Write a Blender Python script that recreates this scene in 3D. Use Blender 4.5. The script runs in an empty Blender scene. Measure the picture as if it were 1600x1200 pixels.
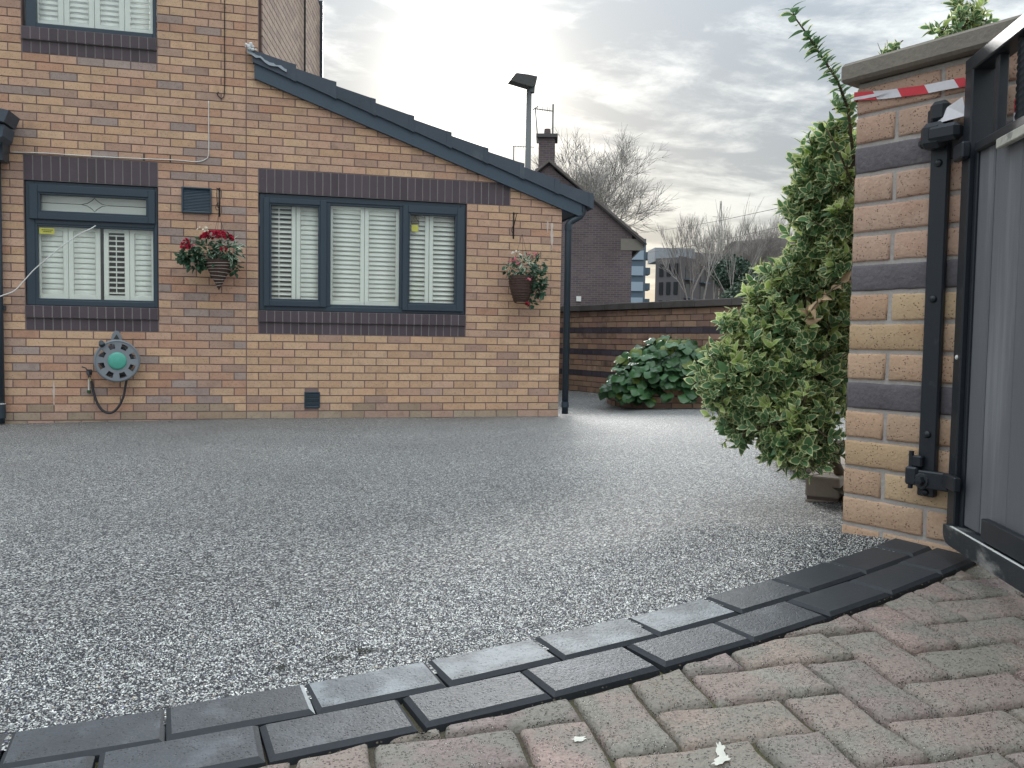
import bpy, math, random
import numpy as np
from mathutils import Vector, Matrix, noise as mnoise
random.seed(7)
S = bpy.context.scene
COL = S.collection
PI = math.pi

# ------------------------------------------------------------------ camera
CAM = Vector((0.3972, -8.5587, 0.8123)); YAW, PIT, ROL = 0.243758, 0.053022, 0.015639
fw = Vector((math.sin(YAW)*math.cos(PIT), math.cos(YAW)*math.cos(PIT), -math.sin(PIT)))
rt0 = Vector((math.cos(YAW), -math.sin(YAW), 0)); up0 = rt0.cross(fw)
rt = math.cos(ROL)*rt0 + math.sin(ROL)*up0; up = -math.sin(ROL)*rt0 + math.cos(ROL)*up0
cam = bpy.data.cameras.new('camera'); camo = bpy.data.objects.new('camera', cam); COL.objects.link(camo)
camo.matrix_world = Matrix(((rt.x, up.x, -fw.x, CAM.x), (rt.y, up.y, -fw.y, CAM.y), (rt.z, up.z, -fw.z, CAM.z), (0, 0, 0, 1)))
cam.sensor_width = 36; cam.lens = 36*1328.3/1600; cam.clip_start = .02; cam.clip_end = 3000
S.camera = camo

# ------------------------------------------------------------------ sky, sun, exposure
SUN = Vector((0.182, 0.944, 0.276)).normalized()
sun_el = math.asin(SUN.z); sun_az = math.atan2(SUN.x, SUN.y)
w = bpy.data.worlds.new('World'); S.world = w; w.use_nodes = True
nt = w.node_tree; nt.nodes.clear()
def N(t, **k):
    n = nt.nodes.new(t)
    for a, b in k.items(): setattr(n, a, b)
    return n
def Lk(a, b): nt.links.new(a, b)
def M(op, a, b=None, c=None, clamp=False):
    n = N('ShaderNodeMath', operation=op, use_clamp=clamp)
    for i, v in enumerate((a, b, c)):
        if v is None: continue
        if isinstance(v, (int, float)): n.inputs[i].default_value = v
        else: Lk(v, n.inputs[i])
    return n.outputs[0]
def mixc(f, a, b):
    n = N('ShaderNodeMix', data_type='RGBA')
    for i, v in ((0, f), (6, a), (7, b)):
        if isinstance(v, (int, float)): n.inputs[i].default_value = v
        elif isinstance(v, tuple): n.inputs[i].default_value = (*v, 1)
        else: Lk(v, n.inputs[i])
    return n.outputs[2]
tc = N('ShaderNodeTexCoord'); sep = N('ShaderNodeSeparateXYZ'); Lk(tc.outputs['Generated'], sep.inputs[0])
zz = M('MAXIMUM', sep.outputs[2], 0.0)
den = M('ADD', zz, 0.13)
cx = M('DIVIDE', sep.outputs[0], den); cy = M('DIVIDE', sep.outputs[1], den)
comb = N('ShaderNodeCombineXYZ'); Lk(cx, comb.inputs[0]); Lk(cy, comb.inputs[1])
def wnoise(scale, det, rough, off, dist=0.0, sx=1., sy=1.):
    mp = N('ShaderNodeMapping'); mp.inputs['Location'].default_value = off; mp.inputs['Scale'].default_value = (sx, sy, 1); Lk(comb.outputs[0], mp.inputs[0])
    n = N('ShaderNodeTexNoise'); n.inputs['Scale'].default_value = scale; n.inputs['Detail'].default_value = det
    n.inputs['Roughness'].default_value = rough; n.inputs['Distortion'].default_value = dist; Lk(mp.outputs[0], n.inputs['Vector'])
    return n.outputs[0]
n1 = wnoise(1.35, 10, .62, (12., 4.4, 1), .25)
n2 = wnoise(3.4, 8, .6, (6.1, 9.2, 1), .35, .8, 1.25)
cl = M('ADD', M('MULTIPLY', n1, .55), M('MULTIPLY', n2, .45))
mr = N('ShaderNodeMapRange', interpolation_type='SMOOTHSTEP'); Lk(cl, mr.inputs[0])
mr.inputs[1].default_value = .44; mr.inputs[2].default_value = .60
thin = mr.outputs[0]                                                 # 0 thick dark cloud, 1 thin bright cloud
vm = N('ShaderNodeVectorMath', operation='DOT_PRODUCT'); Lk(tc.outputs['Generated'], vm.inputs[0]); vm.inputs[1].default_value = SUN
dots = M('MAXIMUM', vm.outputs['Value'], 0.0)
g1 = M('POWER', dots, 150.0); g2 = M('POWER', dots, 12.0); g3 = M('POWER', dots, 420.)
low = M('POWER', M('SUBTRACT', 1.0, zz), 9.0)                        # towards the horizon
body = mixc(thin, (.098, .113, .128), (.258, .269, .266))
body = mixc(M('MULTIPLY', low, .38), body, (.36, .345, .30))
glow = M('ADD', M('MULTIPLY', M('MULTIPLY', g1, .19), M('ADD', .35, M('MULTIPLY', thin, 1.1))), M('ADD', M('MULTIPLY', g2, .028), M('MULTIPLY', g3, .8)))
glc = N('ShaderNodeVectorMath', operation='SCALE'); glc.inputs[0].default_value = (1.0, .97, .86); Lk(glow, glc.inputs[3])
zenith_boost = M('ADD', 1.0, M('MULTIPLY', M('POWER', zz, 1.8), 6.4))        # unseen zenith raised beyond a natural overcast, to light the shaded facade
bs = N('ShaderNodeVectorMath', operation='SCALE'); Lk(body, bs.inputs[0]); Lk(zenith_boost, bs.inputs[3])
tot = N('ShaderNodeVectorMath', operation='ADD'); Lk(bs.outputs[0], tot.inputs[0]); Lk(glc.outputs[0], tot.inputs[1])
bgc = N('ShaderNodeBackground'); Lk(tot.outputs[0], bgc.inputs[0]); bgc.inputs[1].default_value = 1.0
sky = N('ShaderNodeTexSky', sky_type='NISHITA', sun_disc=False, sun_elevation=sun_el, sun_rotation=sun_az)
bgs = N('ShaderNodeBackground'); Lk(sky.outputs[0], bgs.inputs[0]); bgs.inputs[1].default_value = .06
mx = N('ShaderNodeMixShader'); mx.inputs[0].default_value = .10; Lk(bgc.outputs[0], mx.inputs[1]); Lk(bgs.outputs[0], mx.inputs[2])
wo = N('ShaderNodeOutputWorld'); Lk(mx.outputs[0], wo.inputs[0])
sd = bpy.data.lights.new('sun', 'SUN'); so = bpy.data.objects.new('sun', sd); COL.objects.link(so)
sd.energy = 1.5; sd.angle = math.radians(16); sd.color = (1.0, .975, .94)
so.rotation_euler = SUN.to_track_quat('Z', 'Y').to_euler()
S.view_settings.view_transform = 'Standard'; S.view_settings.look = 'None'; S.view_settings.gamma = 1
S.view_settings.exposure = 1.25; S.view_settings.use_curve_mapping = False

# ------------------------------------------------------------------ materials
MATS = {}
def mat(name, base, rough=.8, spec=.35, var=.12, hue=.0, n=(8, .25), n_hi=(90, .2), bump=(60, .3, .002), pits=None, pit_col=(.03, .025, .02),
        stain=None, metallic=0., coord='Object', coat=0., stretch=None):
    """Principled material: base colour varied per object / per island, by coarse and fine noise, optional pits and stains, noise bump."""
    if name in MATS: return MATS[name]
    m = bpy.data.materials.new(name); m.use_nodes = True; t = m.node_tree; t.nodes.clear(); MATS[name] = m
    def A(ty, **k):
        x = t.nodes.new(ty)
        for a, b in k.items(): setattr(x, a, b)
        return x
    L = t.links.new
    out = A('ShaderNodeOutputMaterial'); bs = A('ShaderNodeBsdfPrincipled'); L(bs.outputs[0], out.inputs[0])
    bs.inputs['Roughness'].default_value = rough; bs.inputs['Specular IOR Level'].default_value = spec
    bs.inputs['Metallic'].default_value = metallic; bs.inputs['Coat Weight'].default_value = coat
    tcn = A('ShaderNodeTexCoord'); oi = A('ShaderNodeObjectInfo'); ge = A('ShaderNodeNewGeometry')
    def mth(op, a, b=None, clamp=False):
        x = A('ShaderNodeMath', operation=op, use_clamp=clamp)
        for i, v in enumerate((a, b)):
            if v is None: continue
            if isinstance(v, (int, float)): x.inputs[i].default_value = v
            else: L(v, x.inputs[i])
        return x.outputs[0]
    rnd = mth('FRACT', mth('ADD', oi.outputs['Random'], ge.outputs['Random Per Island']))
    off = A('ShaderNodeVectorMath', operation='SCALE'); off.inputs[0].default_value = (37., 23., 51.); L(rnd, off.inputs[3])
    ad = A('ShaderNodeVectorMath', operation='ADD'); L(tcn.outputs[coord], ad.inputs[0]); L(off.outputs[0], ad.inputs[1])
    vec = ad.outputs[0]
    if stretch:
        mp = A('ShaderNodeMapping'); mp.inputs['Scale'].default_value = stretch; L(vec, mp.inputs[0]); vec = mp.outputs[0]
    def noi(s, d=4, r=.55):
        x = A('ShaderNodeTexNoise'); x.inputs['Scale'].default_value = s; x.inputs['Detail'].default_value = d; x.inputs['Roughness'].default_value = r
        L(vec, x.inputs['Vector']); return x.outputs[0]
    def mul(col, f):
        x = A('ShaderNodeVectorMath', operation='SCALE')
        if isinstance(col, tuple): x.inputs[0].default_value = col
        else: L(col, x.inputs[0])
        L(f, x.inputs[3]); return x.outputs[0]
    def mc(f, a, b):
        x = A('ShaderNodeMix', data_type='RGBA')
        for i, v in ((0, f), (6, a), (7, b)):
            if isinstance(v, (int, float)): x.inputs[i].default_value = v
            elif isinstance(v, tuple): x.inputs[i].default_value = (*v[:3], 1)
            else: L(v, x.inputs[i])
        return x.outputs[2]
    def ramp(v, lo, hi):
        x = A('ShaderNodeMapRange', interpolation_type='SMOOTHSTEP'); L(v, x.inputs[0]); x.inputs[1].default_value = lo; x.inputs[2].default_value = hi
        return x.outputs[0]
    f = mth('ADD', 1 - var/2, mth('MULTIPLY', rnd, var))
    f = mth('MULTIPLY', f, mth('ADD', 1 - n[1]*.5, mth('MULTIPLY', noi(n[0]), n[1])))
    f = mth('MULTIPLY', f, mth('ADD', 1 - n_hi[1]*.5, mth('MULTIPLY', noi(n_hi[0], 3), n_hi[1])))
    c = mul(base, f)
    if hue:
        r2 = mth('FRACT', mth('MULTIPLY', rnd, 7.31))
        c = mc(mth('MULTIPLY', r2, hue), c, (base[0]*.95, base[1]*.72, base[2]*.62))
    hgt = noi(bump[0], 4)
    if pits:
        vo = A('ShaderNodeTexVoronoi'); vo.inputs['Scale'].default_value = pits[0]; L(vec, vo.inputs['Vector'])
        gate = ramp(noi(pits[0]*.35, 2), .46, .56)
        p = mth('MULTIPLY', mth('SUBTRACT', 1., ramp(vo.outputs['Distance'], pits[1]*.5, pits[1])), gate)
        c = mc(mth('MULTIPLY', p, pits[2]), c, pit_col); hgt = mth('SUBTRACT', hgt, mth('MULTIPLY', p, 1.5))
    if stain:                                                       # (colour, scale, lo, hi, amount)
        c = mc(mth('MULTIPLY', ramp(noi(stain[1], 6, .62), stain[2], stain[3]), stain[4]), c, stain[0])
    L(c, bs.inputs['Base Color'])
    bp = A('ShaderNodeBump'); bp.inputs['Strength'].default_value = bump[1]; bp.inputs['Distance'].default_value = bump[2]
    L(hgt, bp.inputs['Height']); L(bp.outputs[0], bs.inputs['Normal'])
    return m

GR = (.22, .19, .17)
def brickmat(name, base, **k):
    return mat(name, base, rough=.9, spec=.2, var=.20, hue=.28, n=(9, .34), n_hi=(70, .35), bump=(80, .45, .003), pits=(120, .33, .7),
               stain=((base[0]*.5, base[1]*.48, base[2]*.52), 5.5, .52, .72, .4), **k)
B_BUFF = brickmat('brick_buff', (.62, .425, .285)); B_PINK = brickmat('brick_pink', (.58, .385, .28)); B_ORNG = brickmat('brick_orange', (.54, .335, .235))
B_GREY = brickmat('brick_grey_brown', (.40, .315, .28)); B_BRWN = brickmat('brick_brown', (.47, .325, .255)); B_ALG = brickmat('brick_grimy', (.42, .335, .25))
B_DARK = mat('brick_blue_black', (.085, .064, .075), rough=.6, spec=.45, var=.3, n=(10, .3), bump=(60, .4, .002), stain=((.2, .18, .18), 14, .62, .78, .35))
def pbrick(name, base):
    return mat(name, base, rough=.9, spec=.2, var=.16, hue=.3, n=(9, .3), n_hi=(160, .4), bump=(140, .7, .003), pits=(170, .33, .7), pit_col=(.085, .055, .04),
               stain=((base[0]*.75, base[1]*.6, base[2]*.55), 7, .5, .7, .5))
P_BUFF = pbrick('pillar_brick_buff', (.55, .385, .27)); P_PINK = pbrick('pillar_brick_pink', (.54, .38, .295)); P_YEL = pbrick('pillar_brick_yellow', (.57, .42, .27))
P_DARK = mat('pillar_brick_dark', (.14, .128, .14), rough=.8, spec=.3, var=.15, n=(14, .4), n_hi=(150, .5), bump=(55, 1., .004), stain=((.3, .28, .27), 22, .58, .75, .35))
MORT_D = mat('mortar_dark', (.24, .175, .165), rough=.95, spec=.1, n=(5, .4), bump=(90, .5, .002), coord='Object')
MORT_L = mat('mortar_grey', (.45, .415, .39), rough=.95, spec=.1, n=(12, .35), n_hi=(140, .4), bump=(110, .8, .003), stain=((.52, .5, .47), 9, .5, .68, .5))
MORT_W = mat('mortar_weathered', (.15, .115, .105), rough=.95, spec=.1, n=(3, .5), bump=(60, .6, .003))
FRAME = mat('anthracite_upvc', (.036, .056, .078), rough=.38, spec=.5, var=.02, n=(3, .1), n_hi=(200, .06), bump=(120, .12, .0006))
FASCIA = mat('anthracite_fascia', (.062, .09, .122), rough=.5, spec=.4, var=.03, n=(2, .15), bump=(150, .12, .0006))
TILE = mat('dark_roof_tile', (.072, .088, .112), rough=.72, spec=.35, var=.22, n=(5, .35), bump=(70, .4, .002), stain=((.15, .165, .18), 4, .55, .75, .4))
LEAD = mat('lead_flashing', (.24, .27, .30), rough=.5, spec=.5, n=(9, .5), bump=(14, .6, .01), stain=((.6, .62, .63), 12, .6, .7, .7))
PIPE = mat('black_pipe', (.030, .046, .062), rough=.4, spec=.5, var=.05, n=(4, .2), bump=(60, .1, .001))
WHITE = mat('white_shutter', (.90, .89, .84), rough=.45, spec=.4, var=.04, n=(3, .06), n_hi=(60, .03), bump=(60, .05, .0005))
WHITEP = mat('white_plastic', (.74, .74, .71), rough=.5, spec=.4, n=(12, .15))
WOODG = mat('pale_wood', (.52, .50, .44), rough=.8, n=(22, .6), bump=(40, .6, .003), stain=((.2, .2, .19), 18, .5, .65, .8))
BLACKM = mat('black_gloss_metal', (.014, .019, .026), rough=.40, spec=.5, var=.05, n=(7, .3), n_hi=(90, .2), bump=(45, .16, .0015), stain=((.10, .11, .12), 24, .62, .8, .4))
BLACKD = mat('black_metal_dusty', (.03, .036, .042), rough=.55, spec=.45, n=(9, .5), bump=(50, .4, .002), stain=((.42, .41, .39), 8, .5, .72, .75), stretch=(1, 1, 2.2))
PLANK = mat('grey_composite_plank', (.155, .16, .175), rough=.55, spec=.4, var=.10, n=(3, .25), n_hi=(60, .22), bump=(60, .25, .001), stretch=(5., 5., .35), stain=((.36, .37, .39), 3, .55, .75, .4))
COPE = mat('grey_coping_stone', (.25, .222, .188), rough=.92, spec=.15, n=(6, .35), n_hi=(120, .35), bump=(90, .7, .003), stain=((.16, .15, .13), 9, .52, .7, .5))
COPEW = mat('wall_coping', (.12, .105, .10), rough=.92, spec=.15, var=.3, n=(4, .4), bump=(40, .6, .004), stain=((.06, .06, .055), 3, .45, .65, .6))
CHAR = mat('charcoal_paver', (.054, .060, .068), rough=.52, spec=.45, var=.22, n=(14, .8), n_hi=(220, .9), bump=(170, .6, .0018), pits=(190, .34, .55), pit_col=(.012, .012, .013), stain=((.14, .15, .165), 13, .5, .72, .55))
CHARL = mat('charcoal_paver_sheen_bloom', (.10, .112, .122), rough=.55, spec=.45, var=.2, n=(12, .8), n_hi=(220, .9), bump=(170, .6, .0018), pits=(190, .34, .6), pit_col=(.03, .032, .035), stain=((.25, .275, .29), 13, .36, .66, .8))  # sky sheen painted in as a paler colour, mixed with white bloom
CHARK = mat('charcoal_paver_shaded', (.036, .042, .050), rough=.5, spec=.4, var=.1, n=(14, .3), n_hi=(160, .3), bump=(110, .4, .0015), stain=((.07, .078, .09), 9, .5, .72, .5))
CHEDGE = mat('charcoal_paver_edge', (.030, .034, .040), rough=.6, spec=.35, n=(20, .4), n_hi=(120, .4), bump=(110, .4, .0015))
EFFL = mat('white_efflorescence', (.5, .52, .52), rough=.85, spec=.2, n=(40, .7), bump=(90, .5, .001))
def paver(name, base, s2):
    return mat(name, base, rough=.88, spec=.25, var=.16, n=(14, .7), n_hi=(190, 1.0), bump=(95, 1., .006), pits=(210, .40, .9), pit_col=(.62, .56, .50), stain=(s2, 9, .40, .60, .85))
PV = [paver('old_paver_rose', (0.299, 0.223, 0.197), (0.239, 0.223, 0.193)), paver('old_paver_tan', (0.293, 0.233, 0.197), (0.242, 0.226, 0.193)),
      paver('old_paver_grey', (0.25, 0.233, 0.2), (0.295, 0.229, 0.202)), paver('old_paver_mauve', (0.273, 0.217, 0.203), (0.226, 0.217, 0.186))]
DIRT = mat('joint_dirt', (.11, .095, .072), rough=1., spec=.05, n=(14, .7), n_hi=(170, .9), bump=(120, 1., .006), stain=((.105, .105, .05), 6, .48, .62, .7))
SOIL = mat('soil', (.05, .04, .03), rough=1., spec=.05, n=(14, .7), bump=(60, 1., .02))
PAINTW = mat('dried_white_paint', (.62, .61, .54), rough=.8, n=(60, .4), bump=(90, .5, .002))
VENT = mat('black_vent', (.045, .07, .095), rough=.45, spec=.45, n=(4, .1))
GREYP = mat('grey_plastic', (.23, .255, .28), rough=.5, spec=.4, n=(9, .2), bump=(60, .15, .001))
GREEN = mat('aqua_cap', (.10, .42, .33), rough=.3, spec=.5, n=(30, .25))
RUBBER = mat('dark_hose', (.045, .045, .052), rough=.5, spec=.4, n=(12, .4))
BRASS = mat('old_brass', (.45, .36, .18), rough=.45, metallic=.7)
WICKER = mat('brown_wicker', (.085, .052, .042), rough=.7, n=(30, .5), bump=(60, .8, .004))
WICKL = mat('pale_wicker_band', (.42, .37, .33), rough=.6, n=(30, .3))
RED = mat('crimson_petal', (.42, .018, .05), rough=.6, var=.5, n=(40, .3)); PINKP = mat('pink_petal', (.66, .22, .27), rough=.6, var=.3); CREAM = mat('cream_petal', (.82, .78, .66), rough=.6)
YEL = mat('yellow_sticker', (.60, .58, .12), rough=.5, var=0); INK = mat('dark_print', (.05, .05, .04), rough=.6)
TAPER = mat('red_tape', (.66, .035, .055), rough=.35, spec=.5, n=(20, .1)); TAPEW = mat('white_tape', (.74, .72, .76), rough=.35, spec=.5, n=(20, .06))
TWIG = mat('twig', (.13, .10, .07), rough=.9, n=(30, .4)); BARK = mat('bark', (.14, .115, .095), rough=.95, n=(10, .5)); BARKP = mat('birch_bark', (.42, .40, .37), rough=.9, n=(6, .6))
BARKF = mat('far_bark', (.33, .30, .28), rough=.95, n=(3, .3)); BARKG = mat('grey_far_bark', (.33, .31, .29), rough=.95, n=(3, .3))
DEADL = mat('dead_leaf', (.46, .33, .20), rough=.8, var=.35, n=(30, .4), bump=(60, .6, .003))
def leafmat(name, base, rough=.42, var=.45, tr=.25):
    m = mat(name, base, rough=rough, spec=.45, var=var, n=(18, .3), n_hi=(150, .2), bump=(60, .3, .001))
    t = m.node_tree; bs = [x for x in t.nodes if x.type == 'BSDF_PRINCIPLED'][0]; out = [x for x in t.nodes if x.type == 'OUTPUT_MATERIAL'][0]
    tl = t.nodes.new('ShaderNodeBsdfTranslucent'); mxs = t.nodes.new('ShaderNodeMixShader'); mxs.inputs[0].default_value = tr
    t.links.new(bs.inputs['Base Color'].links[0].from_socket, tl.inputs[0]); t.links.new(bs.outputs[0], mxs.inputs[1]); t.links.new(tl.outputs[0], mxs.inputs[2]); t.links.new(mxs.outputs[0], out.inputs[0])
    return m
LF_G = leafmat('euonymus_green', (.115, .225, .10), tr=.35); LF_M = leafmat('euonymus_margin', (.66, .69, .37), var=.3, tr=.42); LF_Y = leafmat('euonymus_new_lit_leaf', (.42, .55, .17), var=.3, tr=.42)
LF_B = leafmat('elephant_ear_leaf', (.05, .12, .045), rough=.35, var=.6, tr=.12); LF_B2 = leafmat('elephant_ear_yellowing', (.17, .22, .055), var=.4, tr=.2)
LF_I = leafmat('basket_green', (.04, .10, .055), var=.6); LF_W = leafmat('basket_variegated', (.45, .55, .42), var=.3)
LF_E = leafmat('evergreen_far', (.045, .085, .055), var=.5, tr=.1); LF_E2 = leafmat('grey_green_far', (.115, .16, .11), var=.5, tr=.2)
SLATE = mat('far_roof_slate', (.10, .095, .095), rough=.8, n=(2, .3)); APT = mat('apartment_grey_brick', (.125, .12, .125), rough=.85, n=(.4, .25)); APTL = mat('apartment_penthouse', (.34, .37, .40), rough=.7, n=(.2, .1))
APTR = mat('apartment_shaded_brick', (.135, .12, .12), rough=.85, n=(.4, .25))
TOWB = mat('tower_pale_blue', (.34, .42, .50), rough=.5, n=(.2, .1)); TOWD = mat('tower_slate_blue', (.10, .14, .18), rough=.6, n=(.2, .1)); LONGB = mat('long_building_brown', (.085, .07, .072), rough=.9, n=(.3, .3))
STEEL = mat('galvanised_pole', (.12, .13, .135), rough=.5, spec=.5, n=(3, .2)); ALU = mat('aerial_metal', (.20, .20, .20), rough=.5, metallic=.3); LAMPH = mat('lamp_head', (.075, .075, .07), rough=.5, spec=.4)
CABLE = mat('cable_black', (.03, .03, .03), rough=.6); DARKIN = mat('dark_interior', (.03, .032, .036), rough=.9); CURTN = mat('room_wall', (.25, .25, .24), rough=.9)
GROUNDM = mat('tarmac', (.06, .058, .055), rough=.95, n=(1., .3), bump=(20, .4, .01))

def glassmat(name='window_glass', tint=(1, 1, 1)):
    m = bpy.data.materials.new(name); m.use_nodes = True; t = m.node_tree; t.nodes.clear()
    o = t.nodes.new('ShaderNodeOutputMaterial'); mx = t.nodes.new('ShaderNodeMixShader'); tr = t.nodes.new('ShaderNodeBsdfTransparent'); gl = t.nodes.new('ShaderNodeBsdfGlossy')
    fr = t.nodes.new('ShaderNodeFresnel'); fr.inputs[0].default_value = 2.0; gl.inputs['Roughness'].default_value = .015; tr.inputs[0].default_value = (*tint, 1)
    no = t.nodes.new('ShaderNodeTexNoise'); no.inputs['Scale'].default_value = 1.4; bp = t.nodes.new('ShaderNodeBump'); bp.inputs['Strength'].default_value = .06; bp.inputs['Distance'].default_value = .02
    t.links.new(no.outputs[0], bp.inputs['Height']); t.links.new(bp.outputs[0], gl.inputs['Normal'])
    ge = t.nodes.new('ShaderNodeNewGeometry'); iv = t.nodes.new('ShaderNodeMath'); iv.operation = 'SUBTRACT'; iv.inputs[0].default_value = 1; t.links.new(ge.outputs['Backfacing'], iv.inputs[1])
    mu = t.nodes.new('ShaderNodeMath'); mu.operation = 'MULTIPLY'; t.links.new(fr.outputs[0], mu.inputs[0]); t.links.new(iv.outputs[0], mu.inputs[1])
    t.links.new(mu.outputs[0], mx.inputs[0]); t.links.new(tr.outputs[0], mx.inputs[1]); t.links.new(gl.outputs[0], mx.inputs[2]); t.links.new(mx.outputs[0], o.inputs[0])
    return m
GLASS = glassmat('window_glass', (.98, 1, .99))

def gravelmat(name, relief):
    m = bpy.data.materials.new(name); m.use_nodes = True; t = m.node_tree; t.nodes.clear(); L = t.links.new
    def A(ty, **k):
        x = t.nodes.new(ty)
        for a, b in k.items(): setattr(x, a, b)
        return x
    o = A('ShaderNodeOutputMaterial'); bs = A('ShaderNodeBsdfPrincipled'); L(bs.outputs[0], o.inputs[0])
    bs.inputs['Roughness'].default_value = .55; bs.inputs['Specular IOR Level'].default_value = .5
    tcn = A('ShaderNodeTexCoord')
    if relief:
        ns = A('ShaderNodeTexNoise'); ns.inputs['Scale'].default_value = 180; L(tcn.outputs['Object'], ns.inputs['Vector'])
        mxv = A('ShaderNodeVectorMath', operation='MULTIPLY_ADD'); L(ns.outputs['Color'], mxv.inputs[0]); mxv.inputs[1].default_value = (.004, .004, .004); L(tcn.outputs['Object'], mxv.inputs[2])
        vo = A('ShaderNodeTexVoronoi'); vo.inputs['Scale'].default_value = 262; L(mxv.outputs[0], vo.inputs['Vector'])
        sp = A('ShaderNodeSeparateColor'); L(vo.outputs['Color'], sp.inputs[0]); rnd = sp.outputs[0]
    else:
        ge = A('ShaderNodeNewGeometry'); rnd = ge.outputs['Random Per Island']
    cr = A('ShaderNodeValToRGB'); L(rnd, cr.inputs[0]); e = cr.color_ramp; e.interpolation = 'CONSTANT'
    cols = [(0, (.011, .013, .018)), (.34, (.035, .040, .050)), (.44, (.09, .096, .106)), (.54, (.225, .23, .23)), (.66, (.44, .44, .42)), (.80, (.70, .695, .65)), (.965, (.34, .28, .21)), (.985, (.15, .15, .24))]
    e.elements[0].color = (*cols[0][1], 1); e.elements[1].position = cols[1][0]; e.elements[1].color = (*cols[1][1], 1)
    for p_, c_ in cols[2:]:
        el = e.elements.new(p_); el.color = (*c_, 1)
    col = cr.outputs[0]
    # broad patchiness of the laid surface
    nb = A('ShaderNodeTexNoise'); nb.inputs['Scale'].default_value = 1.1; nb.inputs['Detail'].default_value = 5; L(tcn.outputs['Object'], nb.inputs['Vector'])
    mm = A('ShaderNodeMapRange'); L(nb.outputs[0], mm.inputs[0]); mm.inputs[1].default_value = .3; mm.inputs[2].default_value = .7; mm.inputs[3].default_value = .86; mm.inputs[4].default_value = 1.1
    sc = A('ShaderNodeVectorMath', operation='SCALE'); L(col, sc.inputs[0]); L(mm.outputs[0], sc.inputs[3]); col = sc.outputs[0]
    nc = A('ShaderNodeTexNoise'); nc.inputs['Scale'].default_value = 62; nc.inputs['Detail'].default_value = 3; nc.inputs['Roughness'].default_value = .7; L(tcn.outputs['Object'], nc.inputs['Vector'])
    mc = A('ShaderNodeMapRange'); L(nc.outputs[0], mc.inputs[0]); mc.inputs[1].default_value = .34; mc.inputs[2].default_value = .66; mc.inputs[3].default_value = .60; mc.inputs[4].default_value = 1.42
    sc2 = A('ShaderNodeVectorMath', operation='SCALE'); L(col, sc2.inputs[0]); L(mc.outputs[0], sc2.inputs[3]); col = sc2.outputs[0]
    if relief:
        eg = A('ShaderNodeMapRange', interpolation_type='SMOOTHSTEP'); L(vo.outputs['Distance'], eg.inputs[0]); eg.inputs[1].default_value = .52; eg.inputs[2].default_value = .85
        bx = A('ShaderNodeMix', data_type='RGBA'); L(eg.outputs[0], bx.inputs[0]); L(col, bx.inputs[6]); bx.inputs[7].default_value = (.02, .022, .027, 1); col = bx.outputs[2]  # crevice shade painted into the cell edges, along with dark binder
        inv = A('ShaderNodeMapRange'); L(vo.outputs['Distance'], inv.inputs[0]); inv.inputs[1].default_value = .15; inv.inputs[2].default_value = .75; inv.inputs[3].default_value = 1; inv.inputs[4].default_value = 0
        bp = A('ShaderNodeBump'); bp.inputs['Strength'].default_value = .8; bp.inputs['Distance'].default_value = .0028; L(inv.outputs[0], bp.inputs['Height']); L(bp.outputs[0], bs.inputs['Normal'])
    L(col, bs.inputs['Base Color'])
    return m
GRAV = gravelmat('resin_bound_gravel', True); STONE = gravelmat('gravel_stone', False)

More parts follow.
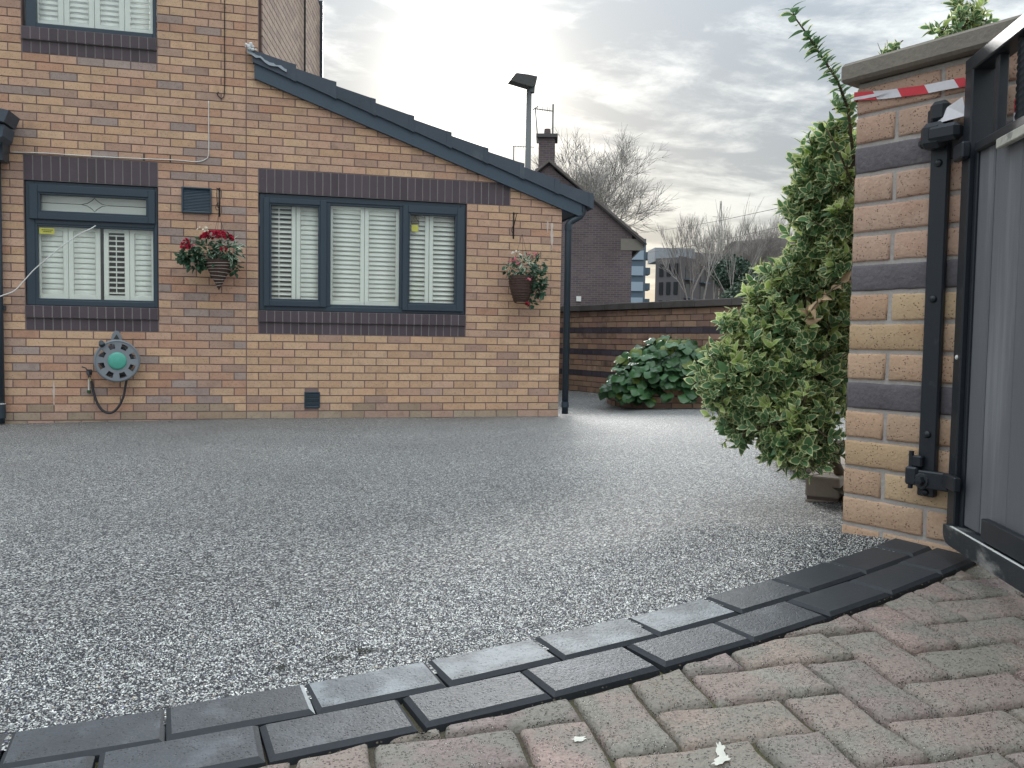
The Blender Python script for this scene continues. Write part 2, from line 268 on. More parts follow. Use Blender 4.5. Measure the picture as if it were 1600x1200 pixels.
# ------------------------------------------------------------------ mesh helpers
class MB:
    def __init__(s): s.v = []; s.f = []; s.m = []
    def add(s, vs, fs, mi=0):
        o = len(s.v); s.v += [tuple(v) for v in vs]; s.f += [tuple(o+i for i in f) for f in fs]; s.m += [mi]*len(fs)
        return s
    def box(s, a, b, mi=0, mtx=None):
        x0, y0, z0 = a; x1, y1, z1 = b
        vs = [Vector(p) for p in ((x0, y0, z0), (x1, y0, z0), (x1, y1, z0), (x0, y1, z0), (x0, y0, z1), (x1, y0, z1), (x1, y1, z1), (x0, y1, z1))]
        if mtx is not None: vs = [mtx @ v for v in vs]
        return s.add(vs, [(0, 3, 2, 1), (4, 5, 6, 7), (0, 1, 5, 4), (1, 2, 6, 5), (2, 3, 7, 6), (3, 0, 4, 7)], mi)
    def cbox(s, a, b, c, mi=0, mtx=None):
        """box with all edges chamfered by c"""
        vs = []; idx = {}
        for ix in (0, 1):
            for iy in (0, 1):
                for iz in (0, 1):
                    for ax in range(3):
                        p = [(a[0], b[0])[ix], (a[1], b[1])[iy], (a[2], b[2])[iz]]
                        for k in range(3):
                            if k != ax: p[k] += c*(1 if (ix, iy, iz)[k] == 0 else -1)
                        idx[(ix, iy, iz, ax)] = len(vs); vs.append(Vector(p))
        fs = []
        for ax in range(3):
            o1, o2 = (ax+1) % 3, (ax+2) % 3
            for sd_ in (0, 1):
                q = []
                for u_, v_ in ((0, 0), (1, 0), (1, 1), (0, 1)):
                    k = [0, 0, 0]; k[ax] = sd_; k[o1] = u_; k[o2] = v_; q.append(idx[(*k, ax)])
                fs.append(tuple(q if sd_ else q[::-1]))
        for ax in range(3):
            o1, o2 = (ax+1) % 3, (ax+2) % 3
            for i in (0, 1):
                for j in (0, 1):
                    def K(t_, fa):
                        k = [0, 0, 0]; k[ax] = t_; k[o1] = i; k[o2] = j; return idx[(*k, fa)]
                    q = [K(0, o1), K(1, o1), K(1, o2), K(0, o2)]
                    fs.append(tuple(q if (i == j) else q[::-1]))
        for ix in (0, 1):
            for iy in (0, 1):
                for iz in (0, 1):
                    q = [idx[(ix, iy, iz, k)] for k in range(3)]
                    fs.append(tuple(q if (ix+iy+iz) % 2 else q[::-1]))
        if mtx is not None: vs = [mtx @ v for v in vs]
        return s.add(vs, fs, mi)
    def tube(s, pts, rad, n=8, mi=0, cap=True):
        pts = [Vector(p) for p in pts]; k = len(pts)
        rad = [rad]*k if isinstance(rad, (int, float)) else rad
        vs = []; prev = None
        for i, p in enumerate(pts):
            d = (pts[min(i+1, k-1)] - pts[max(i-1, 0)]).normalized()
            if prev is None: a = d.orthogonal().normalized()
            else:
                a = prev - d*prev.dot(d); a = a.normalized() if a.length > 1e-6 else d.orthogonal().normalized()
            prev = a; b = d.cross(a)
            for j in range(n):
                t = 2*PI*j/n; vs.append(p + rad[i]*(a*math.cos(t) + b*math.sin(t)))
        fs = [(i*n+j, i*n+(j+1) % n, (i+1)*n+(j+1) % n, (i+1)*n+j) for i in range(k-1) for j in range(n)]
        if cap: fs += [tuple(range(n))[::-1], tuple((k-1)*n+j for j in range(n))]
        return s.add(vs, fs, mi)
    def prism(s, poly, d, mi=0):
        """poly: list of 3D points (planar), extruded by vector d"""
        n = len(poly); vs = [Vector(p) for p in poly]; vs += [v + Vector(d) for v in vs]
        fs = [tuple(range(n)), tuple(range(2*n-1, n-1, -1))] + [(i, i+n, (i+1) % n+n, (i+1) % n) for i in range(n)]
        return s.add(vs, fs, mi)
    def lathe(s, prof, n=24, c=(0, 0, 0), ax='z', mi=0):
        vs = []
        for r, h in prof:
            for j in range(n):
                t = 2*PI*j/n; x, y = r*math.cos(t), r*math.sin(t)
                vs.append(Vector(c) + (Vector((x, y, h)) if ax == 'z' else Vector((x, -h, y))))
        fs = [(i*n+j, i*n+(j+1) % n, (i+1)*n+(j+1) % n, (i+1)*n+j) for i in range(len(prof)-1) for j in range(n)]
        return s.add(vs, fs, mi)
    def mesh(s, name, mats):
        me = bpy.data.meshes.new(name); me.from_pydata([tuple(v) for v in s.v], [], s.f); me.update()
        for m in (mats if isinstance(mats, (list, tuple)) else [mats]): me.materials.append(m)
        if any(s.m): me.polygons.foreach_set('material_index', s.m)
        return me
    def build(s, name, mats, parent=None, smooth=False, **props):
        me = s.mesh(name, mats)
        if smooth: me.polygons.foreach_set('use_smooth', [True]*len(me.polygons))
        return link(name, me, parent, **props)
def link(name, data, parent=None, **props):
    o = bpy.data.objects.new(name, data); COL.objects.link(o)
    if parent is not None: o.parent = parent
    for k, v in props.items(): o[k] = v
    return o
def thing(name, label, category, loc=(0, 0, 0), **k):
    o = link(name, None, label=label, category=category, kind='thing', **k); o.location = loc; o.empty_display_size = .1
    return o
def frame(origin, ang):
    """local x along ang (horizontal), local y = into the wall away from its visible face, local z up"""
    return Matrix.Translation(origin) @ Matrix.Rotation(ang, 4, 'Z')
def fbm(x, y, z=0.): return mnoise.noise(Vector((x, y, z)))
def clip_poly(poly, a, b, c):
    """keep a*u+b*v<=c"""
    out = []
    for i in range(len(poly)):
        p, q = poly[i], poly[(i+1) % len(poly)]; dp = a*p[0]+b*p[1]-c; dq = a*q[0]+b*q[1]-c
        if dp <= 0: out.append(p)
        if (dp < 0 < dq) or (dq < 0 < dp):
            t = dp/(dp-dq); out.append((p[0]+(q[0]-p[0])*t, p[1]+(q[1]-p[1])*t))
    return out

# ------------------------------------------------------------------ ground levels
def zplane(x, y): return .28807 + .02819*(x-1.20563) + .037776*(y+7.33739)
def ymid(x): return .10687*x*x + .08494*x - 7.37983
def tdir(x): s_ = .21374*x + .08494; return Vector((1, s_, 0)).normalized()
def sstep(a, b, x): t = min(1, max(0, (x-a)/(b-a))); return t*t*(3-2*t)
def zhouse(x): return .085*sstep(2.9, 4.4, x) - .016*max(0, min(-x, 6))*.9
def zdrive(x, y):
    xc = min(max(x, -6), 5); yc = ymid(max(min(xc, 3.2), -3)) + .105
    if y <= yc: return zplane(xc, y)
    t = min(1, (y-yc)/(0-yc)) if y < 0 else 1.
    return (1-t)*zplane(xc, yc) + t*zhouse(x)

# ================================================================== SETTING
g = MB(); R_ = 900
g.add([(-R_, -R_, -.25), (R_, -R_, -.25), (R_, R_, -.25), (-R_, R_, -.25)], [(0, 1, 2, 3)])
g.build('ground', GROUNDM, kind='structure')
# resin-bound driveway, up to the middle of the kerb setts
def sheet(name, xs, yfun, ny, zf, m, **k):
    b = MB(); nx = len(xs); vs = []
    for x in xs:
        y0, y1 = yfun(x)
        for j in range(ny+1):
            y = y0 + (y1-y0)*(j/ny)**1.5; vs.append((x, y, zf(x, y)))
    fs = [(i*(ny+1)+j, (i+1)*(ny+1)+j, (i+1)*(ny+1)+j+1, i*(ny+1)+j+1) for i in range(nx-1) for j in range(ny)]
    return b.add(vs, fs).build(name, m, smooth=True, kind='structure', **k)
def yk(x, off=.0):
    return ymid(max(min(x, 3.2), -3.2)) + off
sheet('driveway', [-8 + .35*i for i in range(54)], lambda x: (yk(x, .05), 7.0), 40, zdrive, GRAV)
# dirt bed under the old block paving
sheet('paving_bed', [-8 + .5*i for i in range(40)], lambda x: (-16, yk(x, .04)), 12, lambda x, y: zplane(x, y) - .013, DIRT)

# real stones standing proud of the driveway where it meets the setts
rs = np.random.RandomState(3)
def gravel_stones():
    pit = .0037; xs = np.arange(-1.25, 2.0, pit); n_ = []
    for x in xs:
        y0 = yk(x, .102); depth = .62 if x < 1.6 else .4
        ys = np.arange(y0, y0+depth, pit*.95); n_.append(np.c_[np.full(len(ys), x), ys, (ys-y0)/depth])
    P = np.concatenate(n_); keep = rs.rand(len(P)) > np.clip((P[:, 2]-.55)*2.2, 0, 1)
    P = P[keep]; P[:, :2] += rs.uniform(-.0018, .0018, (len(P), 2))
    # keep the stones this side of the pillar
    k2 = ~((P[:, 0] > 1.74) & ((P[:, 0]-1.777)*.9306 + (P[:, 1]+6.616)*.366 > -.004)); P = P[k2]
    m_ = len(P)
    base = np.array([(1, 0, 0), (0, 1, 0), (-1, 0, 0), (0, -1, 0), (0, 0, 1), (0, 0, -1)], float)
    V = base[None]*rs.uniform(.7, 1.3, (m_, 6, 1))
    r = rs.uniform(.0014, .0022, (m_, 1, 1)); sc = np.stack([rs.uniform(.8, 1.35, m_), rs.uniform(.7, 1.1, m_), rs.uniform(.55, .9, m_)], 1)[:, None, :]
    V = V*r*sc; a = rs.uniform(0, 2*PI, m_); ca, sa = np.cos(a)[:, None], np.sin(a)[:, None]
    X = V[:, :, 0]*ca - V[:, :, 1]*sa; Y = V[:, :, 0]*sa + V[:, :, 1]*ca; tl = rs.normal(0, .35, (m_, 1)); Z = V[:, :, 2] + X*tl
    zb = np.array([zdrive(x, y) for x, y in P[:, :2]]) + rs.uniform(-.0006, .0012, m_)
    co = np.stack([X + P[:, :1], Y + P[:, 1:2], Z + zb[:, None]], -1).reshape(-1, 3)
    tri = np.array([(0, 1, 4), (1, 2, 4), (2, 3, 4), (3, 0, 4)]); F = (tri[None] + 6*np.arange(m_)[:, None, None]).reshape(-1, 3)
    me = bpy.data.meshes.new('gravel'); me.vertices.add(len(co)); me.vertices.foreach_set('co', co.ravel())
    me.loops.add(F.size); me.loops.foreach_set('vertex_index', F.ravel().astype(np.int32))
    me.polygons.add(len(F)); me.polygons.foreach_set('loop_start', np.arange(0, F.size, 3, dtype=np.int32)); me.polygons.foreach_set('use_smooth', np.ones(len(F), bool))
    me.update(); me.materials.append(STONE)
    link('gravel', me, kind='stuff', label='small black, white and grey stones bound in the driveway beside the charcoal kerb', category='gravel')
gravel_stones()

# ------------------------------------------------------------------ charcoal kerb setts (two curved courses)
kerb = thing('kerb', 'curved double row of charcoal block setts edging the gravel driveway', 'kerb', (0.6, -7.3, .27))
kerb['kind'] = 'structure'
def sett(cx, cy, t, L, W, lift, tilt, mats, dusty=False):
    n_ = Vector((-t.y, t.x, 0)); c = .0075
    h = MB(); hw, hl = W/2, L/2
    def ring(dx, dz, jit=0): return [(sx*(hl-dx)+random.uniform(-jit, jit), sy*(hw-dx)+random.uniform(-jit, jit), dz) for sx, sy in ((-1, -1), (1, -1), (1, 1), (-1, 1))]
    vs = ring(0, -.05) + ring(0, -.006) + ring(c, 0, .0008)
    # top face split so that its edge is not a perfect line
    fs = []
    for k in range(2):
        for i in range(4): fs.append((k*4+i, k*4+(i+1) % 4, k*4+4+(i+1) % 4, k*4+4+i))
    h.add(vs[:12], fs, 1); h.add(vs[8:12], [(0, 1, 2, 3)], 0)
    if dusty: h.m[5] = 2; h.m[4] = 2 if random.random() < 0 else 1
    me = h.mesh('sett', mats); o = link('sett', me, kerb)
    zx = zplane(cx, cy) + lift
    sl = Vector((t.x, t.y, .02819*t.x + .037776*t.y + tilt[0])).normalized(); nn = Vector((n_.x, n_.y, .02819*n_.x + .037776*n_.y + tilt[1])).normalized(); up_ = sl.cross(nn)
    mw = Matrix(((sl.x, nn.x, up_.x, cx), (sl.y, nn.y, up_.y, cy), (sl.z, nn.z, up_.z, zx), (0, 0, 0, 1)))
    o.matrix_local = kerb.matrix_world.inverted() @ mw if False else Matrix.Translation(-Vector(kerb.location)) @ mw
    return o
# arc length table along the middle line
arc = [(-3.0, 0.)]; xx = -3.0
while xx < 3.3:
    x2 = xx + .005; arc.append((x2, arc[-1][1] + math.hypot(.005, ymid(x2)-ymid(xx)))); xx = x2
def x_at(s_):
    lo, hi = 0, len(arc)-1
    while hi-lo > 1:
        md = (lo+hi)//2
        if arc[md][1] < s_: lo = md
        else: hi = md
    return arc[lo][0]
def s_at(x): return min(arc, key=lambda a: abs(a[0]-x))[1]
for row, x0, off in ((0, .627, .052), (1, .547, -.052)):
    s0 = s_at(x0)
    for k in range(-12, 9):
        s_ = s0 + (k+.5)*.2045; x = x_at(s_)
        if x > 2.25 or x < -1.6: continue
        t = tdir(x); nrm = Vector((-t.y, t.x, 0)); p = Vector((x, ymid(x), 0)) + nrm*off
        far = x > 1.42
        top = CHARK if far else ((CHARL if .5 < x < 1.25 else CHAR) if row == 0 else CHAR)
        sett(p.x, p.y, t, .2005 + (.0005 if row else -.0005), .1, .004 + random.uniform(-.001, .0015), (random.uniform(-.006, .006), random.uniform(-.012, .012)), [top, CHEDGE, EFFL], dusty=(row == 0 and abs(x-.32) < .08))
# ------------------------------------------------------------------ old herringbone block paving
pav = thing('block_paving', 'worn rose and grey herringbone block paving in front of the kerb', 'paving', (1.2, -7.5, .27)); pav['kind'] = 'structure'
O2 = Vector((1.20563, -7.33739)); ta = -1.59207; eA = Vector((math.cos(ta), math.sin(ta))); eB = Vector((-math.sin(ta), math.cos(ta))); SP = .102
def shrink(poly, d):
    """inset a convex polygon by d"""
    n_ = len(poly); A_ = sum(poly[i][0]*poly[(i+1) % n_][1]-poly[(i+1) % n_][0]*poly[i][1] for i in range(n_))
    out = poly
    for i in range(n_):
        p, q = poly[i], poly[(i+1) % n_]; ex, ey = q[0]-p[0], q[1]-p[1]; l = math.hypot(ex, ey)
        if l < 1e-5: continue
        nx_, ny_ = (ey/l, -ex/l) if A_ > 0 else (-ey/l, ex/l)
        out = clip_poly(out, nx_, ny_, nx_*p[0]+ny_*p[1]-d)
        if len(out) < 3: return []
    return out
def resample(poly, step):
    out = []
    for i in range(len(poly)):
        p, q = poly[i], poly[(i+1) % len(poly)]; l = math.hypot(q[0]-p[0], q[1]-p[1]); n_ = max(1, round(l/step))
        out += [(p[0]+(q[0]-p[0])*k/n_, p[1]+(q[1]-p[1])*k/n_) for k in range(n_)]
    return out
def block(poly, ci):
    rp = random.Random(int(ci*1e6))
    pl = shrink(poly, .0030)
    if len(pl) < 3: return
    ar = abs(sum(pl[i][0]*pl[(i+1) % len(pl)][1]-pl[(i+1) % len(pl)][0]*pl[i][1] for i in range(len(pl))))/2
    if ar < .0006: return
    cx_ = sum(p[0] for p in pl)/len(pl); cy_ = sum(p[1] for p in pl)/len(pl)
    near = cx_ > -.3 and cx_ < 2.6 and cy_ > -8.3
    step = .024 if near else .06
    out = resample(pl, step); rings = []
    lf, ax_, ay_ = rp.uniform(-.0035, .0012), rp.uniform(-.02, .02), rp.uniform(-.02, .02)
    for ins, dz, jit in ((0, -.045, .0), (.0004, -.012, .0022), (.0028, -.0048, .0024), (.0075, -.0010, .0018), (.017, .0008, .001)):
        ring = []
        for (x, y) in out:
            d = math.hypot(x-cx_, y-cy_); k = max(0, 1-ins*1.15/max(d, .01)); 
            x2 = cx_ + (x-cx_)*k + fbm(x*60, y*60, 3)*jit*1.6; y2 = cy_ + (y-cy_)*k + fbm(x*60, y*60, 9)*jit*1.6
            z = zplane(x2, y2) + .0008 + lf + dz + (x2-cx_)*ax_ + (y2-cy_)*ay_ + (fbm(x2*90, y2*90, 5)*.0014 if ins > 0 else 0)
            ring.append((x2, y2, z))
        rings.append(ring)
    n_ = len(out); vs = [v for r in rings for v in r]; vs.append((cx_, cy_, zplane(cx_, cy_) - .0004 + lf))
    fs = [(k*n_+i, k*n_+(i+1) % n_, (k+1)*n_+(i+1) % n_, (k+1)*n_+i) for k in range(len(rings)-1) for i in range(n_)]
    fs += [((len(rings)-1)*n_+i, (len(rings)-1)*n_+(i+1) % n_, len(vs)-1) for i in range(n_)]
    vs = [Vector(v) - Vector(pav.location) for v in vs]
    b = MB().add(vs, fs); m = PV[int(rp.random()*4) % 4]
    o = b.build('paver', m, pav, smooth=True)
def cutkerb(poly):
    x = sum(p[0] for p in poly)/4; x = max(min(x, 3.), -3.); t = tdir(x); n_ = Vector((-t.y, t.x)); p = Vector((x, ymid(x))) - n_*(.104 + .004 + .004*fbm(x*4, 0))
    return clip_poly(poly, n_.x, n_.y, n_.x*p.x + n_.y*p.y)
cnt = 0
for a in range(-9, 16):
    for b in range(-17, 13):
        k = (b + a) % 4
        rects = []
        if (-b) % 4 == a % 4: rects.append((a, b, 2, 1))
        if (-2 - a) % 4 == b % 4: rects.append((a, b, 1, 2))
        for (ra, rb, la, lb) in rects:
            cs = [O2 + eA*(ra*SP) + eB*(rb*SP), O2 + eA*((ra+la)*SP) + eB*(rb*SP), O2 + eA*((ra+la)*SP) + eB*((rb+lb)*SP), O2 + eA*(ra*SP) + eB*((rb+lb)*SP)]
            poly = cutkerb([(c.x, c.y) for c in cs])
            if len(poly) < 3: continue
            cx_ = sum(p[0] for p in poly)/len(poly); cy_ = sum(p[1] for p in poly)/len(poly)
            d = (Vector((cx_, cy_, .27)) - CAM); dd = d.dot(fw)
            if d.length > 2.6 or (dd < .15 and d.length > 1.3): continue
            block(poly, abs(cx_*1.37+cy_*3.11)); cnt += 1
# paint splashes on the blocks
def splat(x, y, l, wd, ang, name='paint_splash'):
    n_ = 22; vs = []
    for i in range(n_):
        t = 2*PI*i/n_; r = 1 + .9*fbm(math.cos(t)*3+x*9, math.sin(t)*3+y*9); px_, py_ = l*r*math.cos(t), wd*r*math.sin(t)
        X, Y = x+px_*math.cos(ang)-py_*math.sin(ang), y+px_*math.sin(ang)+py_*math.cos(ang); vs.append((X, Y, zplane(X, Y)+.0022))
    X, Y = x, y; vs.append((X, Y, zplane(X, Y)+.0024)); vs = [Vector(v)-Vector(pav.location) for v in vs]
    return MB().add(vs, [(i, (i+1) % n_, n_) for i in range(n_)]).build(name, PAINTW, pav, label='dried white paint splash')
splat(.935, -7.565, .020, .006, 1.15); splat(.925, -7.585, .014, .007, .5); splat(.765, -7.49, .009, .006, .2)
# loose crumbs of gravel and dirt in the joints
cb = MB()
for i in range(160):
    x = random.uniform(.1, 2.3); off = random.choice([-.112, -.110, -.114, random.uniform(-.11, -.8)]); t = tdir(min(x, 3)); y = ymid(min(x, 3)) + off
    r = random.uniform(.0008, .0024); z = zplane(x, y) + r*.3 - (.004 if off > -.12 else 0)
    cb.add([(x+r, y, z), (x, y+r, z), (x-r, y, z), (x, y-r*1.1, z), (x, y, z+r)], [(0, 1, 4), (1, 2, 4), (2, 3, 4), (3, 0, 4)])
cb.build('grit', DIRT, kind='stuff', label='loose grit scattered on the old paving blocks', category='grit')

db = MB()
for i in range(90):
    bx_, by_ = random.choice([(.455, -7.125), (.50, -7.105), (.505, -7.10), (.36, -7.14)]); x = bx_+random.gauss(0, .010); y = by_+random.gauss(0, .006); z = zdrive(x, y)+.003; r = random.uniform(.0012, .003)
    db.add([(x+r, y, z), (x, y+r, z+.0008), (x-r, y, z), (x, y-r, z-.0005), (x, y, z+r*.7)], [(0, 1, 4), (1, 2, 4), (2, 3, 4), (3, 0, 4)])
db.build('debris', INK, kind='stuff', label='small clot of dark debris lying on the gravel beside the kerb', category='debris')

# ------------------------------------------------------------------ generic brickwork
def in_view(w_):
    d = w_ - CAM; z = d.dot(fw)
    if z < .1: return False
    return abs(d.dot(rt)/z) < .63 and abs(d.dot(up)/z) < .475
def bricks(parent, F, U0, U1, r0, r1, pick, holes=(), splits=(), clip=None, indiv=10**9, depth=.03, cham=None, par=0, rag=0., name='brick', stuffmat=None, jit=.0012, loc0=None):
    """courses r0..r1 of stretcher bond on local plane y=0 (visible side -y). Returns count."""
    items = []
    for r in range(r0, r1):
        v0, v1 = r*.075, (r+1)*.075; off = .1125 if (r+par) % 2 == 0 else 0.
        cuts = {round(U0, 5), round(U1, 5)}; k = math.floor((U0-off)/.225)
        while k*.225+off < U1+1e-6:
            u = k*.225+off; k += 1
            if u > U0+1e-6 and u < U1-1e-6: cuts.add(round(u, 5))
        hs = [h for h in holes if h[2] < v1-.01 and h[3] > v0+.01]
        for s_ in splits:
            if s_[1] <= v0+1e-6 and v1 <= s_[2]+1e-6: cuts.add(round(s_[0], 5))
        for h in hs:
            for e in h[:2]:
                if U0 < e < U1: cuts.add(round(e, 5))
        cs = sorted(cuts)
        for a_, b_ in zip(cs, cs[1:]):
            m_ = (a_+b_)/2
            if b_-a_ < .03 or any(h[0]-1e-6 <= m_ <= h[1]+1e-6 for h in hs): continue
            j = .005; poly = [(a_+j, v0+j), (b_-j, v0+j), (b_-j, v1-j), (a_+j, v1-j)]
            if clip:
                for c in clip: poly = clip_poly(poly, *c)
                if len(poly) < 3: continue
                ar = abs(sum(poly[i][0]*poly[(i+1) % len(poly)][1]-poly[(i+1) % len(poly)][0]*poly[i][1] for i in range(len(poly))))/2
                if ar < .0004: continue
            ar = abs(sum(poly[i][0]*poly[(i+1) % len(poly)][1]-poly[(i+1) % len(poly)][0]*poly[i][1] for i in range(len(poly))))/2
            wpos = F @ Vector((m_, 0, v0+.037)); dist = (wpos-CAM).length
            score = (ar/dist**2) if in_view(wpos) else -1
            items.append((score, poly, pick(r, m_), r))
    items.sort(key=lambda t_: -t_[0])
    cache = {}; rest = MB(); rmats = []; n_ = 0
    inv = F
    for i, (sc, poly, m, r) in enumerate(items):
        cu = sum(p[0] for p in poly)/len(poly); cv = sum(p[1] for p in poly)/len(poly)
        loc = [(p[0]-cu, p[1]-cv) for p in poly]
        dy = random.uniform(-jit, jit); rot = random.uniform(-.004, .004)
        if i < indiv and sc > 0:
            isr = len(loc) == 4
            key = (tuple((round(a_, 3), round(b_, 3)) for a_, b_ in loc), m.name)
            if rag: key = key + (random.randrange(6),)
            me = cache.get(key)
            if me is None:
                bb = MB()
                if cham and isr:
                    u0, u1 = min(p[0] for p in loc), max(p[0] for p in loc); v0, v1 = min(p[1] for p in loc), max(p[1] for p in loc)
                    nu = 7 if u1-u0 > .15 else 4; nv = 3; out = resample([(u0, v0), (u1, v0), (u1, v1), (u0, v1)], .028); rings = []
                    rr = random.random()*50
                    for ins, y in ((0, depth), (.0, cham*1.3), (cham*.5, cham*.4), (cham*1.5, 0)):
                        ring = []
                        for (a_, b_) in out:
                            sx = max(0, 1-ins/max(abs(u1), .01)); sy = max(0, 1-ins/max(abs(v1), .01))
                            ring.append((a_*sx + rag*fbm(a_*70+rr, b_*70, 1), y + (rag*.6*fbm(a_*40, b_*40, rr) if y < depth else 0), b_*sy + rag*fbm(a_*70, b_*70+rr, 4)))
                        rings.append(ring)
                    nn_ = len(out); vs = [v for q in rings for v in q] + [(0, -.0003, 0)]
                    fs = [(k*nn_+q, k*nn_+(q+1) % nn_, (k+1)*nn_+(q+1) % nn_, (k+1)*nn_+q) for k in range(3) for q in range(nn_)] + [(3*nn_+q, 3*nn_+(q+1) % nn_, len(vs)-1) for q in range(nn_)]
                    bb.add(vs, fs)
                else:
                    k = len(loc); vs = [(a_, 0, b_) for a_, b_ in loc] + [(a_, depth, b_) for a_, b_ in loc]
                    fs = [tuple(range(k))] + [(q, q+k, (q+1) % k+k, (q+1) % k) for q in range(k)]
                    bb.add(vs, fs)
                me = bb.mesh(name, m); cache[key] = me
                if cham and isr: me.polygons.foreach_set('use_smooth', [True]*len(me.polygons))
            o = link(name, me, parent); mw = F @ Matrix.Translation((cu, dy, cv)) @ Matrix.Rotation(rot, 4, 'Y')
            o.matrix_local = (Matrix.Translation(-Vector(loc0)) if loc0 is not None else Matrix.Identity(4)) @ mw; n_ += 1
        else:
            if m not in rmats: rmats.append(m)
            k = len(loc); vs = [F @ Vector((a_+cu, dy, b_+cv)) for a_, b_ in loc] + [F @ Vector((a_+cu, depth, b_+cv)) for a_, b_ in loc]
            if loc0 is not None: vs = [v-Vector(loc0) for v in vs]
            rest.add(vs, [tuple(range(k))] + [(q, q+k, (q+1) % k+k, (q+1) % k) for q in range(k)], rmats.index(m))
    if rest.v: rest.build('brickwork', rmats, parent, kind='stuff')
    return n_

# ================================================================== HOUSE
house = thing('brick_house', 'buff brick house with grey window frames, white shutters and a sloping lean-to roof', 'house')
FH = Matrix.Identity(4)
SL = .348
def ztop(x): return 3.226 - SL*(x+.023)
holes = [(0, 2.475, 2.175, 2.4), (0, 2.025, .825, 2.175), (-2.025, -.9, .825, 2.4), (-2.025, -.9, 3.3, 4.65), (.4375, .5625, .10, .255)]
rb = random.Random(11)
def pick_house(r, u):
    z = r*.075; q = rb.random()
    if r <= 0 or (r == 1 and q < .35): return B_ALG if rb.random() < .65 else B_BRWN
    if u > -.11:
        if z < .8: return B_BUFF if q < .80 else (B_PINK if q < .9 else B_BRWN)
        return B_BUFF if q < .34 else (B_PINK if q < .80 else (B_ORNG if q < .88 else B_BRWN))
    if z < .8: return B_BUFF if q < .42 else (B_PINK if q < .58 else (B_ORNG if q < .74 else (B_BRWN if q < .9 else B_GREY)))
    if u > -.9 and z < 2.4: return B_BUFF if q < .26 else (B_PINK if q < .46 else (B_ORNG if q < .6 else (B_BRWN if q < .82 else B_GREY)))
    return B_BUFF if q < .42 else (B_PINK if q < .68 else (B_ORNG if q < .78 else (B_BRWN if q < .91 else B_GREY)))
wallL = house
# body of the walls (mortar face 6 mm behind the bricks)
def wall_body(parent, rects, polys, y0, y1, m, name):
    b = MB()
    for (x0, x1, z0, z1) in rects: b.box((x0, y0, z0), (x1, y1, z1))
    for poly in polys: b.prism([(x, y0, z) for x, z in poly], (0, y1-y0, 0))
    return b.build(name, m, parent)
YM = .0055
rects = [(-3.4, -2.025, -.3, 5.2), (-2.025, -.9, -.3, .825), (-2.025, -.9, 2.4, 3.3), (-2.025, -.9, 4.65, 5.2), (-.9, -.0005, -.3, 5.2), (0, 3.034, -.3, .825), (2.025, 3.034, .825, 2.1)]
polys = [[(0, 2.4), (2.33, 2.4), (0, ztop(0)+.02)], [(2.025, 2.1), (3.034, 2.1), (3.034, ztop(3.034)+.02), (2.475, ztop(2.475)+.0), (2.475, 2.175), (2.025, 2.175)]]
wall_body(house, rects, polys, YM, .1, MORT_D, 'mortar')
# inner leaf (gives the openings their depth) and side walls
b = MB()
for (x0, x1, z0, z1) in ((-3.4, -2.04, -.3, 5.2), (-2.04, -.885, -.3, 1.03), (-2.04, -.885, 2.2, 3.5), (-.885, -.02, -.3, 5.2), (-.02, 3.03, -.3, 1.03), (2.04, 3.03, 1.03, 2.12), (-.02, 2.04, 2.2, 2.44)): b.box((x0, .104, z0), (x1, .2, z1))
b.box((-3.4, 2.0, -.3), (3.03, 2.1, 4.8 if False else 2.1)); b.box((2.93, .2, -.3), (3.03, 6.0, 2.1)); b.box((-3.4, .2, 2.25), (2.9, 2.0, 2.3))
b.build('inner_wall', CURTN, house)
nb_ = bricks(house, FH, -3.4, 3.0375, 0, 69, pick_house, holes=holes, splits=[(-.1125, 0, 3.3), (0., 3.3, 9)], clip=None, indiv=0) if False else 0
# main leaf: full wall left of X=0, gable part right of it
def pk(r, u): return pick_house(r, u)
class _:
    pass
def house_bricks():
    # one pass over both parts, so that the 300 largest are chosen over the whole front
    return bricks(house, FH, -3.4, 3.0375, -3, 69, pk, holes=holes + [(0.0, 3.1, 3.3, 9)], splits=[(-.1125, 0, 3.3), (0., 3.3, 9)],
                  clip=[(SL if False else 0, 0, 1)] if False else None, indiv=300, depth=.02)
# the gable clip only concerns u>0: bricks() clips every polygon, so use two half-planes through a wrapper
_orig_clip = clip_poly
def gable_bricks():
    items_holes = holes
    n1_ = bricks(house, FH, -3.4, -.1125, -3, 69, pk, holes=items_holes, indiv=138, depth=.02)
    n2_ = bricks(house, FH, -.1125, 3.0375, -3, 44, pk, holes=items_holes, clip=[(SL, 1., 3.232 - SL*.023)], indiv=162, depth=.02)
    n3_ = bricks(house, FH, -.1125, 0, 43, 69, pk, holes=[], indiv=0, depth=.02)
gable_bricks()
